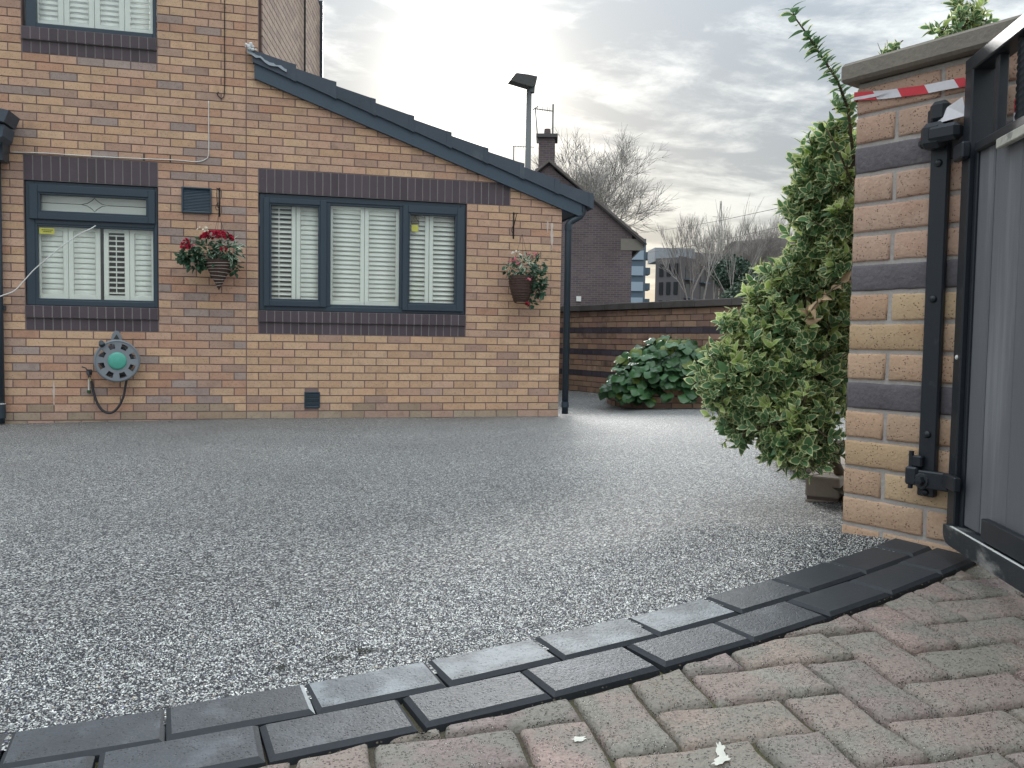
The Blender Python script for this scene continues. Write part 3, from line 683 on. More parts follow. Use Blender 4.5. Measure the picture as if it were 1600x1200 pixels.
# soldier lintels and brick-on-edge sills
def soldiers(x0, n_, z0, h, y, depth_, name):
    me = MB().cbox((-.0325, 0, 0), (.0325, depth_, h-.008), .0016).mesh(name, B_DARK)
    for i in range(n_):
        o = link(name, me, house); o.location = (x0+.0375+.075*i, y+random.uniform(-.001, .001), z0+.004); o.rotation_euler = (0, random.uniform(-.006, .006), 0)
soldiers(0, 33, 2.175, .225, 0, .09, 'lintel_brick'); soldiers(-2.025, 15, 2.175, .225, 0, .09, 'lintel_brick')
for x0, n_, z0 in ((0, 27, .825), (-2.025, 15, .825), (-2.025, 15, 3.3)):
    soldiers(x0, n_, z0, .1125, 0, .09, 'sill_brick'); soldiers(x0, n_, z0+.1125, .1125, -.022, .11, 'sill_brick')
LJ = mat('pale_pointing', (.24, .21, .215), rough=.95, n=(20, .3))
for (x0, x1, z0, z1, y) in ((0, 2.475, 2.175, 2.4, .003), (-2.025, -.9, 2.175, 2.4, .003), (0, 2.025, .825, .9375, .003), (-2.025, -.9, .825, .9375, .003), (-2.025, -.9, 3.3, 3.4125, .003), (.002, 2.023, .9395, 1.048, -.019), (-2.023, -.902, .9395, 1.048, -.019), (-2.023, -.902, 3.4145, 3.523, -.019)):
    MB().box((x0, y, z0), (x1, .104, z1)).build('pointing', LJ, house)
# weep slots above the left lintel
for x, z in ((-1.93, 2.437), (-1.02, 2.437), (-.79, 2.437)):
    MB().box((x-.004, -.001, z-.03), (x+.004, .01, z+.034)).build('weep_vent', INK, house)

# ---- windows
def bar(b, x0, x1, z0, z1, y0, y1, c=.004): b.cbox((x0, y0, z0), (x1, y1, z1), c)
def ringframe(b, X0, X1, Z0, Z1, x0, x1, z0, z1, y0, y1):
    """outer rectangle X,Z with inner opening x,z"""
    bar(b, X0, x0, Z0, Z1, y0, y1); bar(b, x1, X1, Z0, Z1, y0, y1); bar(b, x0-.002, x1+.002, z1, Z1, y0+.0012, y1); bar(b, x0-.002, x1+.002, Z0, z0, y0+.0012, y1)
def sash(parent, X0, X1, Z0, Z1, x0, x1, z0, z1, y):
    b = MB(); ringframe(b, X0, X1, Z0, Z1, x0-.018, x1+.018, z0-.018, z1+.018, y-.022, y+.04); o = b.build('sash', FRAME, parent)
    b = MB(); ringframe(b, x0-.020, x1+.020, z0-.020, z1+.020, x0, x1, z0, z1, y-.012, y+.03); b.build('glazing_bead', FRAME, parent)
    return o
def pane(parent, x0, x1, z0, z1, y):
    MB().box((x0-.005, y, z0-.005), (x1+.005, y+.004, z1+.005)).build('pane', GLASS, parent)
def shutter(parent, x0, x1, z0, z1, pitch, tilt, y=.085, st=.04, rail=.05, rod=False, slatw=None):
    b = MB(); d = .024
    bar(b, x0, x0+st, z0, z1, y, y+d, .003); bar(b, x1-st, x1, z0, z1, y, y+d, .003); bar(b, x0+st, x1-st, z0, z0+rail, y+.001, y+d, .002); bar(b, x0+st, x1-st, z1-rail, z1, y+.001, y+d, .002)
    b.build('shutter_frame', WHITE, parent)
    n_ = int((z1-z0-2*rail)/pitch); w_ = slatw or pitch*1.22; xa, xb = x0+st+.002, x1-st-.002
    vs = []; k = 8
    for xx_ in (xa, xb):
        for i in range(k):
            t = 2*PI*i/k; vs.append((xx_, .5*w_*math.cos(t), .0045*math.sin(t)))
    me = MB().add(vs, [(i, (i+1) % k, (i+1) % k+k, i+k) for i in range(k)] + [tuple(range(k))[::-1], tuple(range(k, 2*k))]).mesh('slat', WHITE)
    me.polygons.foreach_set('use_smooth', [True]*8+[False]*2)
    for i in range(n_):
        o = link('slat', me, parent); o.location = (0, y+d/2, z0+rail+(i+.5)*(z1-z0-2*rail)/n_); o.rotation_euler = (tilt+random.uniform(-.03, .03), 0, 0)
    if rod: MB().box(((xa+xb)/2-.004, y-.012, z0+rail+.02), ((xa+xb)/2+.004, y-.006, z1-rail-.02)).build('tilt_rod', WHITE, parent)
# right-hand three-light window
def window(label): return link('window', None, house, label=label)
W1 = window('wide three-light window with white slatted shutters')
b = MB(); Y0 = .022
ringframe(b, .004, 2.021, 1.052, 2.171, .06, 1.965, 1.10, 2.115, Y0, Y0+.06)
bar(b, .632, .677, 1.10, 2.115, Y0+.002, Y0+.058); bar(b, 1.352, 1.40, 1.10, 2.115, Y0+.002, Y0+.058); b.build('window_frame', FRAME, W1)
b = MB(); ringframe(b, .66, 1.37, 1.09, 2.13, .677, 1.352, 1.124, 2.091, Y0+.01, Y0+.05); b.build('glazing_bead', FRAME, W1)
sash(W1, .047, .638, 1.094, 2.128, .118, .558, 1.167, 2.061, Y0-.004); sash(W1, 1.381, 2.003, 1.081, 2.13, 1.452, 1.909, 1.164, 2.037, Y0-.004)
pane(W1, .118, .558, 1.167, 2.061, .045); pane(W1, .677, 1.352, 1.124, 2.091, .045); pane(W1, 1.452, 1.909, 1.164, 2.037, .045)
SH = ((.03, .345, .62), (.35, .655, 1.2), (.66, 1.008, 1.1), (1.012, 1.36, 1.1), (1.365, 1.655, .93), (1.66, 1.99, .93))
for i, (x0, x1, tl) in enumerate(SH): shutter(W1, x0, x1, 1.09, 2.14, .0445, tl*1.1, rod=(i == 0), rail=.075 if i in (2, 3) else .06)
# left-hand window with top-hung fanlight
W2 = window('square window with a leaded fanlight and white slatted shutters')
b = MB(); ringframe(b, -2.02, -.905, 1.052, 2.171, -1.945, -.935, 1.10, 2.12, Y0, Y0+.06); bar(b, -1.945, -.935, 1.79, 1.85, Y0+.002, Y0+.058); b.build('window_frame', FRAME, W2)
b = MB(); ringframe(b, -1.96, -.915, 1.085, 1.81, -1.925, -.948, 1.116, 1.77, Y0+.008, Y0+.05); b.build('glazing_bead', FRAME, W2)
sash(W2, -1.985, -.925, 1.829, 2.139, -1.896, -1.004, 1.908, 2.052, Y0-.004)
pane(W2, -1.925, -.948, 1.116, 1.77, .045); pane(W2, -1.896, -1.004, 1.908, 2.052, .045)
b = MB(); zc = 1.982; xc = -1.45
for pts in ([(-1.896, .0), (-1.56, 0)], [(-1.34, 0), (-1.004, 0)], [(-1.56, 0), (-1.51, .012), (-1.47, .04), (-1.45, .062), (-1.43, .04), (-1.39, .012), (-1.34, 0), (-1.39, -.012), (-1.43, -.04), (-1.45, -.062), (-1.47, -.04), (-1.51, -.012), (-1.56, 0)]):
    b.tube([(x, .040, zc+z) for x, z in pts], .003, 5)
b.build('leading', CABLE, W2)
SH2 = ((-1.955, -1.688, 1.40, False), (-1.684, -1.415, 1.40, False), (-1.385, -1.165, .35, True), (-1.161, -.93, 1.40, False))
for x0, x1, tl, rd in SH2: shutter(W2, x0, x1, 1.09, 1.81, .0475, tl, rod=rd, rail=.07, st=.042)
MB().box((-1.97, .10, 1.84), (-.93, .11, 2.16)).build('blind', WHITE, W2)
MB().cbox((-1.41, .10, 1.09), (-1.392, .13, 1.81), .002).build('shutter_post', DARKIN, W2)
# upper window, cut by the picture's edge
W3 = window('upper window with closed white shutters')
b = MB(); ringframe(b, -1.998, -.905, 3.527, 4.64, -1.913, -.938, 3.575, 4.55, Y0, Y0+.06); b.build('window_frame', FRAME, W3); pane(W3, -1.913, -.938, 3.575, 4.55, .045)
for x0, x1 in ((-1.95, -1.70), (-1.695, -1.445), (-1.44, -1.19), (-1.185, -.925)): shutter(W3, x0, x1, 3.55, 4.6, .0475, 1.25, rail=.07, st=.045, y=.075)
# dark rooms behind
b = MB()
for (x0, x1, z0, z1) in ((-2.02, -.9, 1.05, 2.2), (0, 2.02, 1.05, 2.2), (-2.02, -.9, 3.5, 4.66)):
    b.add([(x0, .95, z0-.3), (x1, .95, z0-.3), (x1, .95, z1+.2), (x0, .95, z1+.2)], [(0, 1, 2, 3)])
b.build('room_back', DARKIN, house)
# stickers on the glass
def sticker(parent, x0, x1, z0, z1, m, name='sticker', **k): return MB().box((x0, .0425, z0), (x1, .0445, z1)).build(name, m, parent, **k)
sticker(W2, -1.915, -1.79, 1.70, 1.755, YEL, label='yellow warning sticker')
b = MB()
rx = random.Random(5)
for j, zl in enumerate((1.737, 1.722)):
    x = -1.895 + .012*j
    while x < -1.815 - .01*j:
        l = rx.uniform(.005, .014); b.box((x, .0415, zl-.0035), (x+l, .0422, zl+.0035)); x += l+.004
b.build('sticker_print', INK, W2)
b = MB(); tcx, tcz = 1.507, 1.985
for (x0, z0, x1, z1) in ((-.042, -.03, .042, -.03), (.042, -.03, 0, .045), (0, .045, -.042, -.03)): b.tube([(tcx+x0, .042, tcz+z0), (tcx+x1, .042, tcz+z1)], .0035, 4)
b.tube([(tcx+.004, .042, tcz+.024), (tcx-.008, .042, tcz+.002), (tcx+.006, .042, tcz), (tcx-.004, .042, tcz-.02)], .0028, 4)
b.build('sticker_print', INK, W1, label='triangular hazard symbol'); sticker(W1, 1.465, 1.548, 1.955-.012, 2.036, glassmat('clear_sticker', (.78, .74, .70)), label='clear sticker'); sticker(W1, 1.472, 1.54, 1.875, 1.94, YEL, label='yellow label')

# ---- lean-to roof: bargeboard, dry-verge tiles, gutter
nrm2 = Vector((SL, 0, 1)).normalized(); along = Vector((1, 0, -SL)).normalized()
b = MB(); b.prism([(-.035, -.045, ztop(-.035)), (3.2, -.045, ztop(3.2)), (3.235, -.045, ztop(3.235)+.02), (3.235, -.045, ztop(3.235)+.145), (-.035, -.045, ztop(-.035)+.155)][::1], (0, .05, 0)); b.build('bargeboard', FASCIA, house)
b = MB(); b.prism([(3.237, -.044, ztop(3.235)+.02), (3.0, -.044+.048, ztop(3.0)-.03), (3.0, .004, ztop(3.0)+.1), (3.237, .004, ztop(3.235)+.13)], (0, .02, 0)); 
b = MB(); b.box((3.04, .0, 2.13), (3.2, .012, 2.24)); b.box((3.036, .012, 2.13), (3.22, 5.8, 2.15)); b.box((3.205, .0, 2.12), (3.225, 5.8, 2.26)); b.build('soffit', FASCIA, house)
nt_ = 9; L0, L1 = -.05, 3.335; st_ = (L1-L0)/nt_
for i in range(nt_):
    x0 = L0 + i*st_; x1 = x0 + st_ + .02
    def P(x, h, y): return (x, y, ztop(x)+.15+h)
    r0_, r1_ = .098, .132+random.uniform(-.002, .003)                 # each tile's lower end stands proud of the next
    y_ = -.068 - .0015*(i % 2) - .002*i*0
    b = MB()
    pr = [P(x0, -.012, 0), P(x1, -.02, 0), P(x1, r1_, 0), P(x0, r0_, 0)]
    pr = [(p[0], y_, p[2]) for p in pr]
    b.prism(pr, (0, .26, 0))
    b.prism([(p[0], y_-.004, p[2]) for p in (P(x1-.05, -.022, 0), P(x1, -.026, 0), P(x1, r1_+.003, 0), P(x1-.05, r1_-.004, 0))], (0, .02, 0))
    b.build('verge_tile', TILE, house)
# roof slope behind the verge: rows of interlocking tiles
tl_me = MB()
for k in range(1):
    prof = [(-.15, .02), (-.10, .045), (-.05, .02), (.0, .012), (.05, .02), (.10, .045), (.15, .02)]
    vs = []
    for xx_, hh in ((0, 0.), (.42, .012)):
        for y, h in prof: vs.append((xx_, y, h+hh))
    n_ = len(prof); fs = [(i, i+1, n_+i+1, n_+i) for i in range(n_-1)]
    vs += [(.42, y, -.01) for y, h in prof]; fs += [(n_+i, n_+i+1, 2*n_+i+1, 2*n_+i) for i in range(n_-1)]
    tl_me.add(vs, fs)
tm = tl_me.mesh('roof_tile', TILE)
for i in range(9):
    for j in range(10):
        x = L0 + i*st_; o = link('roof_tile', tm, house); o.location = (x, .33+.3*j, ztop(x)+.17); o.rotation_euler = (0, math.atan(SL)-.02, 0)
b = MB(); b.prism([(-.03, .1, ztop(-.03)+.13), (3.25, .1, ztop(3.25)+.13), (3.25, .1, ztop(3.25)+.15), (-.03, .1, ztop(-.03)+.16)], (0, 5.8, 0)); b.build('roof_deck', FASCIA, house)
# lead flashing where the roof meets the wall
b = MB(); vs = []; nx_, ny_ = 10, 7
for i in range(nx_):
    for j in range(ny_):
        x = -.10 + .36*i/(nx_-1); z = ztop(x)+.22 + .01*j; y = -.085 + .03*j
        z += .035*max(0, 1-j/3)*fbm(x*18, j*.9) + .012*fbm(x*50, y*50, 3); y += .012*fbm(x*30, j, 7)
        if x < -.02: z += .015
        vs.append((x, y, z - (.04 if j == 0 else 0)))
b.add(vs, [(i*ny_+j, (i+1)*ny_+j, (i+1)*ny_+j+1, i*ny_+j+1) for i in range(nx_-1) for j in range(ny_-1)]); b.build('flashing', LEAD, house, smooth=True)
b = MB()
for i in range(16):
    x = random.uniform(-.115, -.02); z = ztop(x)+.25+random.uniform(-.01, .04); r = random.uniform(.006, .016); b.cbox((x-r, -.075-r, z-r), (x+r, -.075+r, z+r), r*.5)
b.build('mortar_fleck', mat('white_mortar_fleck', (.72, .74, .75), rough=.8, n=(40, .5)), house)
# side wall of the taller part, rising behind the lean-to roof
az = math.radians(9.7); dS = Vector((math.sin(az), math.cos(az), 0)); FS = frame(Vector((0.02, .1, 0)), math.atan2(dS.y, dS.x))
b = MB(); 
for v0, v1 in ((0, 3.62),): b.box((v0, -.0, 2.6), (v1, .2, 5.4), mtx=FS)
for v in b.v: pass
b.build('side_wall', mat('mortar_purple', (.17, .12, .11), rough=.95), house)
rb2 = random.Random(5)
SB = MB()
for r in range(34, 71):
    off = .1125*(r % 2)
    for k in range(-1, 17):
        u0, u1 = max(.0, k*.225+off+.005), min(3.615, (k+1)*.225+off-.005)
        if u1-u0 < .03: continue
        if abs(u0-2.25) < .2 and False: continue
        SB.box((u0, -.012, r*.075+.005), (u1, .0-.0005, (r+1)*.075-.005), rb2.choice([0, 0, 1, 1, 2]), mtx=FS)
SB.build('side_brickwork', [mat('pale_side_brick', (.52, .39, .30), rough=.9, var=.12), mat('pale_side_brick_pink', (.48, .35, .28), rough=.9, var=.12), mat('pale_side_brick_brown', (.40, .29, .24), rough=.9)], house, kind='stuff')
MB().box((3.60, -.05, 2.6), (3.66, .06, 5.4), mtx=FS).build('corner_pipe', PIPE, house)
MB().tube([FS @ Vector((2.28, -.03, 2.6)), FS @ Vector((2.28, -.03, 5.4))], .012, 6).build('side_cable', CABLE, house)

# downpipe at the right-hand corner with its swan neck
b = MB(); b.tube([(3.262, .0, 2.245), (3.262, .0, 2.165), (3.258, .0, 2.135), (3.235, .0, 2.105), (3.14, .0, 2.05), (3.118, .0, 2.03), (3.107, .0, 2.0), (3.107, .0, .03)], .034, 14)
dp = b.build('downpipe', PIPE, house, smooth=True)
b = MB()
for z in (1.985, .13): b.tube([(3.107, 0, z-.03), (3.107, 0, z+.03)], .040, 14)
b.tube([(3.262, 0, 2.15), (3.262, 0, 2.22)], .040, 14); b.build('pipe_collar', PIPE, dp)
b = MB(); vs = []; gx = 3.30; pr = [(gx + .06*math.cos(t), 2.30 + .062*math.sin(t)) for t in [PI + PI*i/8 for i in range(9)]]
for y in (-.065, 5.8): vs += [(x, y, z) for x, z in pr]
b.add(vs, [(i, i+1, 10+i, 9+i) for i in range(8)] + [tuple(range(9))]); b.build('gutter', PIPE, house)
# left: downpipe and corner of the porch roof
b = MB(); b.tube([(-2.222, -.06, -.02), (-2.222, -.06, 2.42)], .034, 14); dl = b.build('downpipe', PIPE, house, smooth=True)
b = MB(); b.tube([(-2.222, -.06, .03), (-2.222, -.06, .15)], .041, 14); b.box((-2.26, -.06, 1.0), (-2.18, .0, 1.04)); b.build('pipe_collar', PIPE, dl)
MB().tube([(-2.222, -.06, .155), (-2.222, -.06, .163)], .0425, 14).build('white_band', WHITEP, dl)
porch = link('porch_roof', None, house, label='corner of the grey porch roof')
MB().prism([(-2.6, -.34, 2.68), (-2.6, -.34, 2.80), (-2.035, -.34, 2.70), (-2.075, -.34, 2.60)], (0, .30, 0)).build('verge', TILE, porch)
MB().prism([(-2.6, -.30, 2.40), (-2.6, -.30, 2.60), (-2.085, -.30, 2.585), (-2.10, -.30, 2.49), (-2.18, -.30, 2.40)], (0, .27, 0)).build('fascia_end', FASCIA, porch)
MB().box((-2.24, -.2, 2.30), (-2.13, -.03, 2.46)).build('gutter_outlet', PIPE, porch)

LIME = mat('lime_bloom', (.62, .52, .46), rough=.95, n=(30, .5), bump=(60, .4, .002))
def streak(x, z0, z1, w_, seed):
    b = MB(); n_ = 14; vs = []
    for i in range(n_+1):
        t = i/n_; z = z1+(z0-z1)*t; ww = w_*(.35+.65*math.sin(PI*min(1, t*1.1+.06)))*(1+.8*fbm(t*6, seed)); c = x + .35*w_*fbm(t*3, seed+5)
        vs += [(c-ww, -.0022, z), (c+ww, -.0022, z)]
    b.add(vs, [(2*i, 2*i+1, 2*i+3, 2*i+2) for i in range(n_)]); b.build('lime_streak', LIME, house)
streak(2.93, 1.74, 2.02, .016, 1.3); streak(2.88, 1.92, 2.04, .010, 2.1); streak(-1.80, .14, .36, .009, 6.1)

# ---- fittings fixed to the wall: things of their own
vt = thing('wall_vent', 'square dark louvred extractor vent between the two windows', 'vent', (-.557, 0, 2.065))
b = MB(); ringframe(b, -.133, .133, -.12, .12, -.118, .118, -.105, .105, -.028, .0); b.build('casing', VENT, vt); MB().box((-.12, -.006, -.107), (.12, 0, .107)).build('backing', INK, vt)
me = MB().box((-.118, -.024, -.0035), (.118, -.008, .0035)).mesh('louvre', VENT)
for i in range(15): o = link('louvre', me, vt); o.location = (0, 0, -.098+i*.014); o.rotation_euler = (1.0, 0, 0); o.location.z += .013
av = thing('air_brick', 'small black air brick near the foot of the wall below the wide window', 'air vent', (.505, 0, .185))
b = MB(); ringframe(b, -.075, .075, -.078, .078, -.064, .064, -.066, .066, -.016, 0); b.build('casing', VENT, av); MB().box((-.066, -.004, -.068), (.066, 0, .068)).build('backing', INK, av)
for z in (-.044, 0, .044):
    o = MB().prism([(-.064, -.016, .012), (-.064, -.006, -.02), (-.064, -.003, -.018), (-.064, -.012, .014)], (.128, 0, 0)).build('louvre', VENT, av); o.location = (0, 0, z)

# cables
def cable(name, label, pts, r, m, parts=None, cat='cable'):
    pts = [Vector(p) for p in pts]; o = thing(name, label, cat, pts[0]); out = []
    for i in range(len(pts)-1):
        p0, p1, p2, p3 = pts[max(i-1, 0)], pts[i], pts[i+1], pts[min(i+2, len(pts)-1)]
        for k in range(5):
            t = k/5; out.append(.5*((2*p1) + (p2-p0)*t + (2*p0-5*p1+4*p2-p3)*t*t + (3*p1-p0-3*p2+p3)*t**3))
    out.append(pts[-1]); MB().tube([p-pts[0] for p in out], r, 6).build('sheath', m, o, smooth=True); return o
cable('wall_cable', 'thin white cable run up the wall and along above the left lintel', [(-.449, -.006, 2.995), (-.449, -.006, 2.8), (-.45, -.006, 2.52), (-.475, -.006, 2.455), (-.56, -.006, 2.424), (-.75, -.006, 2.428), (-1.1, -.008, 2.42), (-1.5, -.006, 2.416), (-1.85, -.008, 2.418), (-2.12, -.01, 2.408)], .0045, WHITEP)
cable('wall_cable', 'dark cable hanging down the upper wall beside the lean-to roof', [(-.302, -.008, 5.1), (-.303, -.008, 4.2), (-.305, -.01, 3.6), (-.306, -.008, 3.12), (-.325, -.01, 3.03), (-.36, -.012, 3.045), (-.372, -.014, 3.07), (-.355, -.012, 3.08)], .0045, CABLE)
cable('loose_cable', 'slack white cable drooping from the left window across to the porch', [(-1.435, .0, 1.79), (-1.47, -.035, 1.755), (-1.56, -.06, 1.70), (-1.70, -.07, 1.585), (-1.83, -.08, 1.46), (-1.93, -.09, 1.36), (-2.0, -.1, 1.27), (-2.08, -.12, 1.17), (-2.18, -.14, 1.12), (-2.3, -.15, 1.06), (-2.5, -.15, 1.0)], .005, WHITEP)

# ---- hose reel
hr = thing('hose_reel', 'grey round wall-mounted hose reel with an aqua cap under the left window', 'hose reel', (-1.235, -.14, .555))
def disc_with_slots(r, t, n_sl, rin, m, name, parent, y):
    # ring with oval slots: polar grid with holes
    b = MB(); nr = [rin, r*.60, r*.86, r]; seg = n_sl*6; vs = []
    for rr in nr:
        for j in range(seg): vs.append((rr*math.cos(2*PI*j/seg), 0, rr*math.sin(2*PI*j/seg)))
    for rr in nr:
        for j in range(seg): vs.append((rr*math.cos(2*PI*j/seg), t, rr*math.sin(2*PI*j/seg)))
    K = len(nr)*seg
    def hole(i, j): return i == 1 and (j % 6) in (1, 2, 3)
    fs = []
    for i in range(3):
        for j in range(seg):
            if hole(i, j): continue
            a_, b_, c_, d_ = i*seg+j, i*seg+(j+1) % seg, (i+1)*seg+(j+1) % seg, (i+1)*seg+j
            fs += [(a_, b_, c_, d_), (a_+K, d_+K, c_+K, b_+K)]
    for j in range(seg):
        fs.append((3*seg+j, 3*seg+(j+1) % seg, 3*seg+(j+1) % seg+K, 3*seg+j+K))
        if hole(1, j):
            fs += [(seg+j, seg+(j+1) % seg, seg+(j+1) % seg+K, seg+j+K), (2*seg+(j+1) % seg, 2*seg+j, 2*seg+j+K, 2*seg+(j+1) % seg+K)]
            if not hole(1, (j-1) % seg): fs.append((seg+j, 2*seg+j, 2*seg+j+K, seg+j+K))
            if not hole(1, (j+1) % seg): fs.append((2*seg+(j+1) % seg, seg+(j+1) % seg, seg+(j+1) % seg+K, 2*seg+(j+1) % seg+K))
    o = b.add(vs, fs).build(name, m, parent); o.location = (0, y, 0); return o
disc_with_slots(.152, .012, 8, .06, GREYP, 'front_flange', hr, -.02); disc_with_slots(.150, .012, 8, .05, GREYP, 'back_flange', hr, .10)
hr.rotation_euler = (0, 0, .22); hr.scale = (1.24, 1.1, 1.24)
MB().lathe([(.0, .034), (.05, .033), (.063, .026), (.066, .012), (.066, 0)], 28, ax='y').build('hub_cap', GREEN, hr, smooth=True).location = (0, -.0, 0)
MB().lathe([(.152, 0), (.157, .006), (.152, .014), (.146, .016)], 40, ax='y').build('rim', GREYP, hr, smooth=True).location = (0, -.01, 0)
b = MB(); pts = []
for i in range(150):
    t = i/150*2*PI*9; r = .085 + .035*((i*7) % 11)/11; pts.append((r*math.cos(t), .0+.085*(i/150), r*math.sin(t)))
b.tube(pts, .010, 6); b.build('wound_hose', RUBBER, hr, smooth=True)
b = MB()
b.prism([(-.045, .115, .12), (.045, .115, .12), (.03, .115, .195), (.012, .115, .222), (-.012, .115, .222), (-.03, .115, .195)], (0, .03, 0)); b.prism([(.07, .115, -.04), (.16, .115, -.14), (.18, .115, -.125), (.14, .115, .05)], (0, .03, 0)); b.box((-.03, .10, -.12), (.03, .138, .14))
b.build('bracket', GREYP, hr)
MB().prism([(-.020, .112, .160), (.020, .112, .160), (.0, .112, .195)], (0, .002, 0)).build('bracket_hole', INK, hr)
MB().tube([(-.10, -.02, .12), (-.105, -.055, .135)], [.022, .018], 10).build('crank_knob', PIPE, hr)
cable('garden_hose', 'black hose looping from the reel up to the outdoor tap', [(-1.165, -.07, .40), (-1.178, -.07, .33), (-1.20, -.06, .22), (-1.245, -.055, .125), (-1.305, -.05, .072), (-1.37, -.05, .085), (-1.42, -.05, .15), (-1.455, -.05, .26), (-1.47, -.055, .35), (-1.478, -.055, .38)], .0115, RUBBER, cat='hose')
tap = thing('garden_tap', 'small dark outdoor tap with brass hose connector beside the reel', 'tap', (-1.50, -.03, .44))
b = MB(); b.tube([(0, .03, .0), (0, -.03, .005), (.012, -.045, -.015), (.018, -.045, -.04)], .012, 8); b.tube([(0, -.02, .01), (-.02, -.02, .045), (-.05, -.03, .055)], .006, 6); b.cbox((-.022, .015, -.02), (.022, .03, .03), .004); b.build('tap_body', RUBBER, tap)
MB().tube([(.018, -.045, -.035), (.022, -.045, -.058), (.026, -.045, -.075)], .010, 8).build('connector', BRASS, tap); MB().tube([(.0, .0, -.06), (.0, .0, -.17)], .007, 6).build('supply_pipe', WHITEP, tap)
MB().cbox((-.014, -.01, -.19), (.014, .02, -.16), .004).build('pipe_clip', LF_B, tap)

# ------------------------------------------------------------------ leaves
def leafmesh(name, L, Wd, mats, curl=.2, fold=.25, n_=5, round_=False, mg=.62):
    """variegated leaf along +x: green centre (slot 0) and pale margin (slot 1)"""
    b = MB(); prof = [math.sin(PI*((i)/n_)**(.75 if not round_ else .6)) for i in range(n_+1)]; rows = []
    for i in range(n_+1):
        t = i/n_; x = L*t; w_ = Wd*.5*max(prof[i], .02); z = -curl*L*t*t
        rows.append([(x, -w_, z + fold*w_), (x*(.97)+.015*L*(t < .5), -w_*mg, z+fold*w_*mg*.9), (x, 0, z), (x*.97+.015*L*(t < .5), w_*mg, z+fold*w_*mg*.9), (x, w_, z + fold*w_)])
    vs = [v for r in rows for v in r]; fs = []; mi = []
    for i in range(n_):
        for j in range(4):
            fs.append((i*5+j, (i+1)*5+j, (i+1)*5+j+1, i*5+j+1)); mi.append(1 if j in (0, 3) or i == n_-1 else 0)
    b.add(vs, fs); b.m = mi; me = b.mesh(name, mats); me.polygons.foreach_set('use_smooth', [True]*len(fs)); return me
def mesh_arrays(me):
    co = np.array([v.co for v in me.vertices]); return co, [tuple(p.vertices) for p in me.polygons], [p.material_index for p in me.polygons]
def orient(pos, d, nrm_, sc):
    d = d.normalized(); s_ = nrm_.cross(d)
    if s_.length < 1e-4: s_ = d.orthogonal()
    s_.normalize(); n2_ = d.cross(s_)
    return Matrix(((d.x*sc, s_.x*sc, n2_.x*sc, pos.x), (d.y*sc, s_.y*sc, n2_.y*sc, pos.y), (d.z*sc, s_.z*sc, n2_.z*sc, pos.z), (0, 0, 0, 1)))
def place_leaves(parent, loc0, leaves, meshes, indiv, name='leaf', mats=None, stuff='foliage'):
    """leaves: (matrix, mesh index, nearness); the nearest are objects, the rest one mesh"""
    leaves.sort(key=lambda t_: t_[2]); T = Matrix.Translation(-Vector(loc0)); arrs = [mesh_arrays(m) for m in meshes]; allm = []
    for me in meshes:
        for m in me.materials:
            if m not in allm: allm.append(m)
    b = MB()
    for i, (mw, k, _d) in enumerate(leaves):
        if i < indiv: o = link(name, meshes[k], parent); o.matrix_local = T @ mw
        else:
            co, fs, mi = arrs[k]; MM = np.array(T @ mw); vs = co @ MM[:3, :3].T + MM[:3, 3]; o_ = len(b.v); b.v += [tuple(v) for v in vs]
            b.f += [tuple(o_+q for q in f) for f in fs]; b.m += [allm.index(meshes[k].materials[q]) for q in mi]
    if b.v:
        me = bpy.data.meshes.new(stuff); me.from_pydata(b.v, [], b.f); 
        for m in allm: me.materials.append(m)
        me.polygons.foreach_set('material_index', b.m); me.polygons.foreach_set('use_smooth', [True]*len(b.f)); me.update(); link(stuff, me, parent, kind='stuff')
def rv(r=random):
    while True:
        v = Vector((r.uniform(-1, 1), r.uniform(-1, 1), r.uniform(-1, 1)))
        if .05 < v.length < 1: return v.normalized()

# ---- hanging baskets
def bracket(label, x, z, loc_y=0):
    t = thing('basket_bracket', label, 'bracket', (x, 0, z), group='hanging basket brackets'); b = MB()
    b.tube([(0, -.006, .12), (0, -.006, -.12)], .005, 6); b.tube([(0, -.006, .115), (-.006, -.20, .10)], .0045, 6)
    pts = [(.0 , -.006, -.06), (-.01, -.04, -.055), (-.014, -.08, -.01), (-.012, -.12, .04), (-.008, -.16, .095)]; b.tube(pts, .004, 6); b.tube([(0, -.008, .0), (-.02, -.03, -.02), (-.03, -.05, -.06), (-.018, -.045, -.08), (-.006, -.02, -.075)], .0035, 6)
    b.build('scroll_arm', CABLE, t, smooth=True); MB().cbox((-.008, -.006, -.135), (.008, 0, .135), .002).build('back_plate', CABLE, t); return t
bracket('black scroll bracket on the wall beside the square vent', -.355, 2.06); bracket('black scroll bracket on the wall right of the wide window', 2.515, 1.975)
def basket(label, x, ztop_, zbot, r, cone=True, ends=.0):
    t = thing('hanging_basket', label, 'hanging basket', (x, -.19, ztop_), group='hanging baskets on the front wall'); h = ztop_-zbot
    prof = [(r*(1-(i/8)**1.15*(1-ends)) if cone else r*(1-.45*(i/8)**2), -h*i/8) for i in range(9)]
    MB().lathe(prof, 20).build('cone', WICKER, t, smooth=True)
    b = MB()
    for i in range(1, 9 if cone else 11):
        f = i/9.5; rr = (r*(1-f**1.15*(1-ends)) if cone else r*(1-.45*f*f))+.002
        b.tube([(rr*math.cos(2*PI*k/20), rr*math.sin(2*PI*k/20), -h*f + .006*math.sin(2*PI*k/20+i)) for k in range(21)], .0032 if cone else .0045, 5)
    b.build('woven_band', WICKL if cone else WICKER, t)
    b = MB()
    for k in range(3): a_ = 2*PI*k/3+.4; b.tube([(r*math.cos(a_), r*math.sin(a_), .0), (0, .0, .42)], .0016, 4)
    b.build('hanger_wire', CABLE, t); return t
